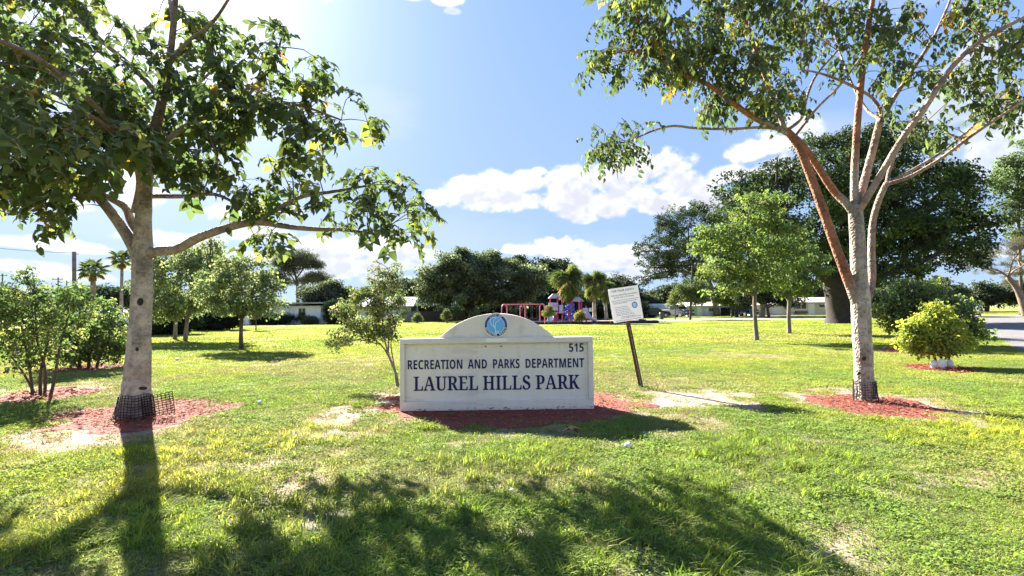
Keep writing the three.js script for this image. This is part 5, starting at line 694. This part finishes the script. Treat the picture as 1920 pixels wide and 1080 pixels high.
[[1177, 842, .035, [.75, .74, .72], 'crumpled white paper scrap in the shaded grass', 'paper scrap'], [960, 930, .02, [.7, .69, .66], 'tiny white scrap in the nearer grass', 'paper scrap'], [332, 676, .05, [.45, .75, .68], 'pale green plastic scrap beyond the grey trunk', 'plastic scrap'], [487, 759, .035, [.40, .72, .60], 'pale green plastic scrap nearer the park sign', 'plastic scrap'], [18, 661, .06, [.75, .74, .72], 'white paper scrap past the sparse shrub', 'paper scrap']].forEach(([x, y, s, c, label, cat], i) => { const g = new THREE.IcosahedronGeometry(s, 2), p = g.attributes.position; for (let j = 0; j < p.count; j++) { const v = V().fromBufferAttribute(p, j), n = .8 + .5 * fbm(v.x * 60 + i, v.y * 60 + v.z * 70, 2); p.setXYZ(j, v.x * n, v.y * n * .7, v.z * n); } g.computeVertexNormals(); const m = part(scene, numbered(cat.replace(' ', '_')), g, std(...c, .8)); m.position.copy(G(x, y)).add(V(0, .045, 0)); tag(m, label, cat); });
{ const b = G(1072, 815), m = part(scene, 'dead_leaf', merged([[0, .3], [.7, -.2], [1.9, .5], [3.1, .1]].map(([a, f]) => { const g = leafGeo(.3, .3, .6); g.deleteAttribute('color'); return g.rotateZ(f).rotateY(a).scale(.13, .13, .13); })), std(.36, .19, .08, .9, { side: THREE.DoubleSide })); m.position.copy(b).add(V(0, .05, 0)); tag(m, 'curled brown dead leaf in the grass before the park sign', 'leaf'); }

// ---------------------------------------------------------------- grass, weeds and straw
{
  const blades = (seed, n, rad, hMin, hMax, wd, lean, curl = 1) => { const r = rng(seed), pos = [], idx = [], col = [], nor = [];
    for (let k = 0; k < n; k++) { const a = r() * 6.283, R = Math.sqrt(r()) * rad, x = Math.cos(a) * R, z = Math.sin(a) * R, h = lerp(hMin, hMax, r()), d = r() * 6.283, l = h * lean * (.3 + r()), w = wd * (.7 + .6 * r()), wx = -Math.sin(d) * w, wz = Math.cos(d) * w, b = pos.length / 3, t = tintOf(r, .34);
      const p = (s, ws) => { const o = l * s * s * curl, y = h * s * (1 - .35 * lean * s * curl); return [[x + Math.cos(d) * o + wx * ws, y, z + Math.sin(d) * o + wz * ws], [x + Math.cos(d) * o - wx * ws, y, z + Math.sin(d) * o - wz * ws]]; };
      pos.push(...p(0, .8).flat(), ...p(.5, 1).flat(), ...p(1, 0)[0]); for (let q = 0; q < 5; q++) col.push(...t); idx.push(b, b + 1, b + 2, b + 1, b + 3, b + 2, b + 2, b + 3, b + 4); }
    return geoOf(pos, idx, col); };
  const weed = (seed, n, rad, h, leaf) => { const r = rng(seed), list = []; for (let k = 0; k < n; k++) { const a = r() * 6.283, R = Math.sqrt(r()) * rad; list.push(leafGeo(.42, .1, .25, tintOf(r, .2)).applyMatrix4(mat4(V(Math.cos(a) * R, h * (.25 + .75 * r()), Math.sin(a) * R), eul((r() - .5) * .6, r() * 6.28, (r() - .6) * .6, 'YZX'), leaf * (.6 + .7 * r())))); } return mergeGeometries(list); };
  const gm = leafMat(.58, { specularIntensity: .25 });
  const kinds = [
    { name: 'lawn_grass', geo: blades(1, 34, .10, .02, .055, .0022, 1.1), label: 'short yellow green lawn grass covering the park', list: [] },
    { name: 'lawn_grass', geo: blades(2, 40, .11, .015, .045, .0026, 1.3), label: 'short flattened lawn grass between the taller blades', list: [] },
    { name: 'tall_grass', geo: blades(3, 30, .07, .045, .11, .0026, .9), label: 'taller uncut grass tufts nearest the viewer', list: [] },
    { name: 'tall_grass', geo: blades(4, 22, .05, .06, .15, .0030, .8), label: 'longest arching grass tufts nearest the viewer', list: [] },
    { name: 'weeds', geo: weed(5, 34, .10, .045, .021), label: 'small leaved weeds spreading through the lawn', list: [] },
    { name: 'weeds', geo: weed(6, 22, .08, .04, .029), label: 'broader leaved weeds low in the lawn', list: [] },
    { name: 'dry_grass', geo: blades(7, 26, .11, .008, .03, .002, 3.0), label: 'dry straw lying in worn parts of the lawn', list: [] },
    { name: 'distant_grass', geo: blades(8, 46, .30, .03, .065, .007, .8), label: 'distant lawn grass out to the street', list: [] },
  ];
  const r = rng(123), put = (i, x, z, s, sy, c) => kinds[i].list.push([mat4(V(x, 0, z), eul(0, r() * 6.283, 0), V(s, sy, s)), c]);
  const colour = (x, z, dry) => { const n = fbm(x * .35 + 3, z * .35 + 8, 4), m = fbm(x * 1.7, z * 1.7 + 50, 3), y = clamp((n - .42) * 3.2 + (m - .5) * 1.2 + .35); const c = rgb(lerp(.195, .31, y), lerp(.285, .355, y), lerp(.028, .03, y)); return c.lerp(rgb(.34, .27, .12), dry).multiplyScalar(.55 + .85 * r()); };
  const strata = [[1.5, 4, 330], [4, 6, 310], [6, 9, 270], [9, 14, 170], [14, 22, 70]];
  for (const [z0, z1, dens] of strata) { const wmax = z1 * 1.16 + 1.4, N = Math.round((z1 - z0) * 2 * wmax * dens);
    for (let i = 0; i < N; i++) { const d = lerp(z0, z1, r()), x = (r() * 2 - 1) * wmax, z = -d; if (Math.abs(x) > d * 1.16 + 1.4 || onRoad(x, z)) continue;
      const b = bareAt(x, z), m = mulchAt(x, z); if (r() < m * .985) continue;
      const near = 1 - sstep(7, 13, d), wn = fbm(x * .9 + 20, z * .9, 4), tn = fbm(x * .8 + 70, z * .8 + 2, 4), gz = d > 9 ? 1.35 : 1, sc = (.8 + .5 * r()) * gz;
      if (r() < b * .93) { if (r() < .10) put(6, x, z, sc, 1, colour(x, z, .85)); continue; }
      const dry = clamp(b * .6 + (r() < .07 ? .6 : 0) + .45 * sstep(.50, .70, fbm(x * .45 + 90, z * .45, 5)));
      const u = r();
      if (u < .26 * near * sstep(.45, .58, wn) + .05 * near) put(r() < .6 ? 4 : 5, x, z, sc, .7 + .7 * r(), colour(x, z, dry * .4).lerp(rgb(.14, .25, .03), .4));
      else if (u < .34 + .5 * sstep(.51, .60, tn) * (1 - sstep(4.2, 7.5, d)) && near > .1 && u > .34) put(r() < .65 ? 2 : 3, x, z, sc, .65 + .6 * r(), colour(x, z, dry * .5));
      else if (u > .955) put(6, x, z, sc, 1, colour(x, z, .9));
      else put(r() < .6 ? 0 : 1, x, z, sc, (.75 + .6 * r()) * (d > 9 ? 1.1 : 1), colour(x, z, dry)); } }
  // lush clumps standing where the photograph has them
  for (const [px, py, w, n] of [[650, 762, 46, 60], [840, 800, 60, 60], [1000, 850, 120, 90], [1560, 900, 160, 90], [1290, 900, 90, 50], [100, 1020, 120, 120], [700, 1040, 160, 120], [1020, 1050, 120, 120], [1350, 1010, 160, 120], [900, 800, 80, 30]]) { const c = G(px, py), e = Math.abs(G(px + w, py).x - c.x); for (let i = 0; i < n; i++) { const a = r() * 6.283, R = Math.sqrt(r()) * e, x = c.x + Math.cos(a) * R, z = c.z + Math.sin(a) * R * .7; if (mulchAt(x, z) < .3) put(r() < .6 ? 2 : 3, x, z, .8 + .5 * r(), .6 + .5 * r(), colour(x, z, .05)); } }
  for (const [z0, z1, dens] of [[20, 32, 9], [32, 50, 5], [50, 90, 2.2]]) { const wmax = z1 * 1.15 + 3, N = Math.round((z1 - z0) * 2 * wmax * dens);
    for (let i = 0; i < N; i++) { const d = lerp(z0, z1, r()), x = (r() * 2 - 1) * wmax, z = -d; if (Math.abs(x) > d * 1.15 + 3 || onRoad(x, z) || (z > -57.2 && z < -45.4 && x > -2.2 && x < 14.2)) continue; put(7, x, z, 1.2 + .8 * r(), .8 + .6 * r(), colour(x, z, (r() < .08 ? .5 : .05) + .3 * sstep(.5, .7, fbm(x * .12 + 4, z * .3, 4)))); } }
  for (const k of kinds) { tag(instanced(scene, k.name, k.geo, gm, k.list), k.label, k.name === 'weeds' ? 'weeds' : 'grass'); }
  console.log('grass', kinds.map((k) => k.list.length).join(' '));
}
renderer.render(scene, camera);
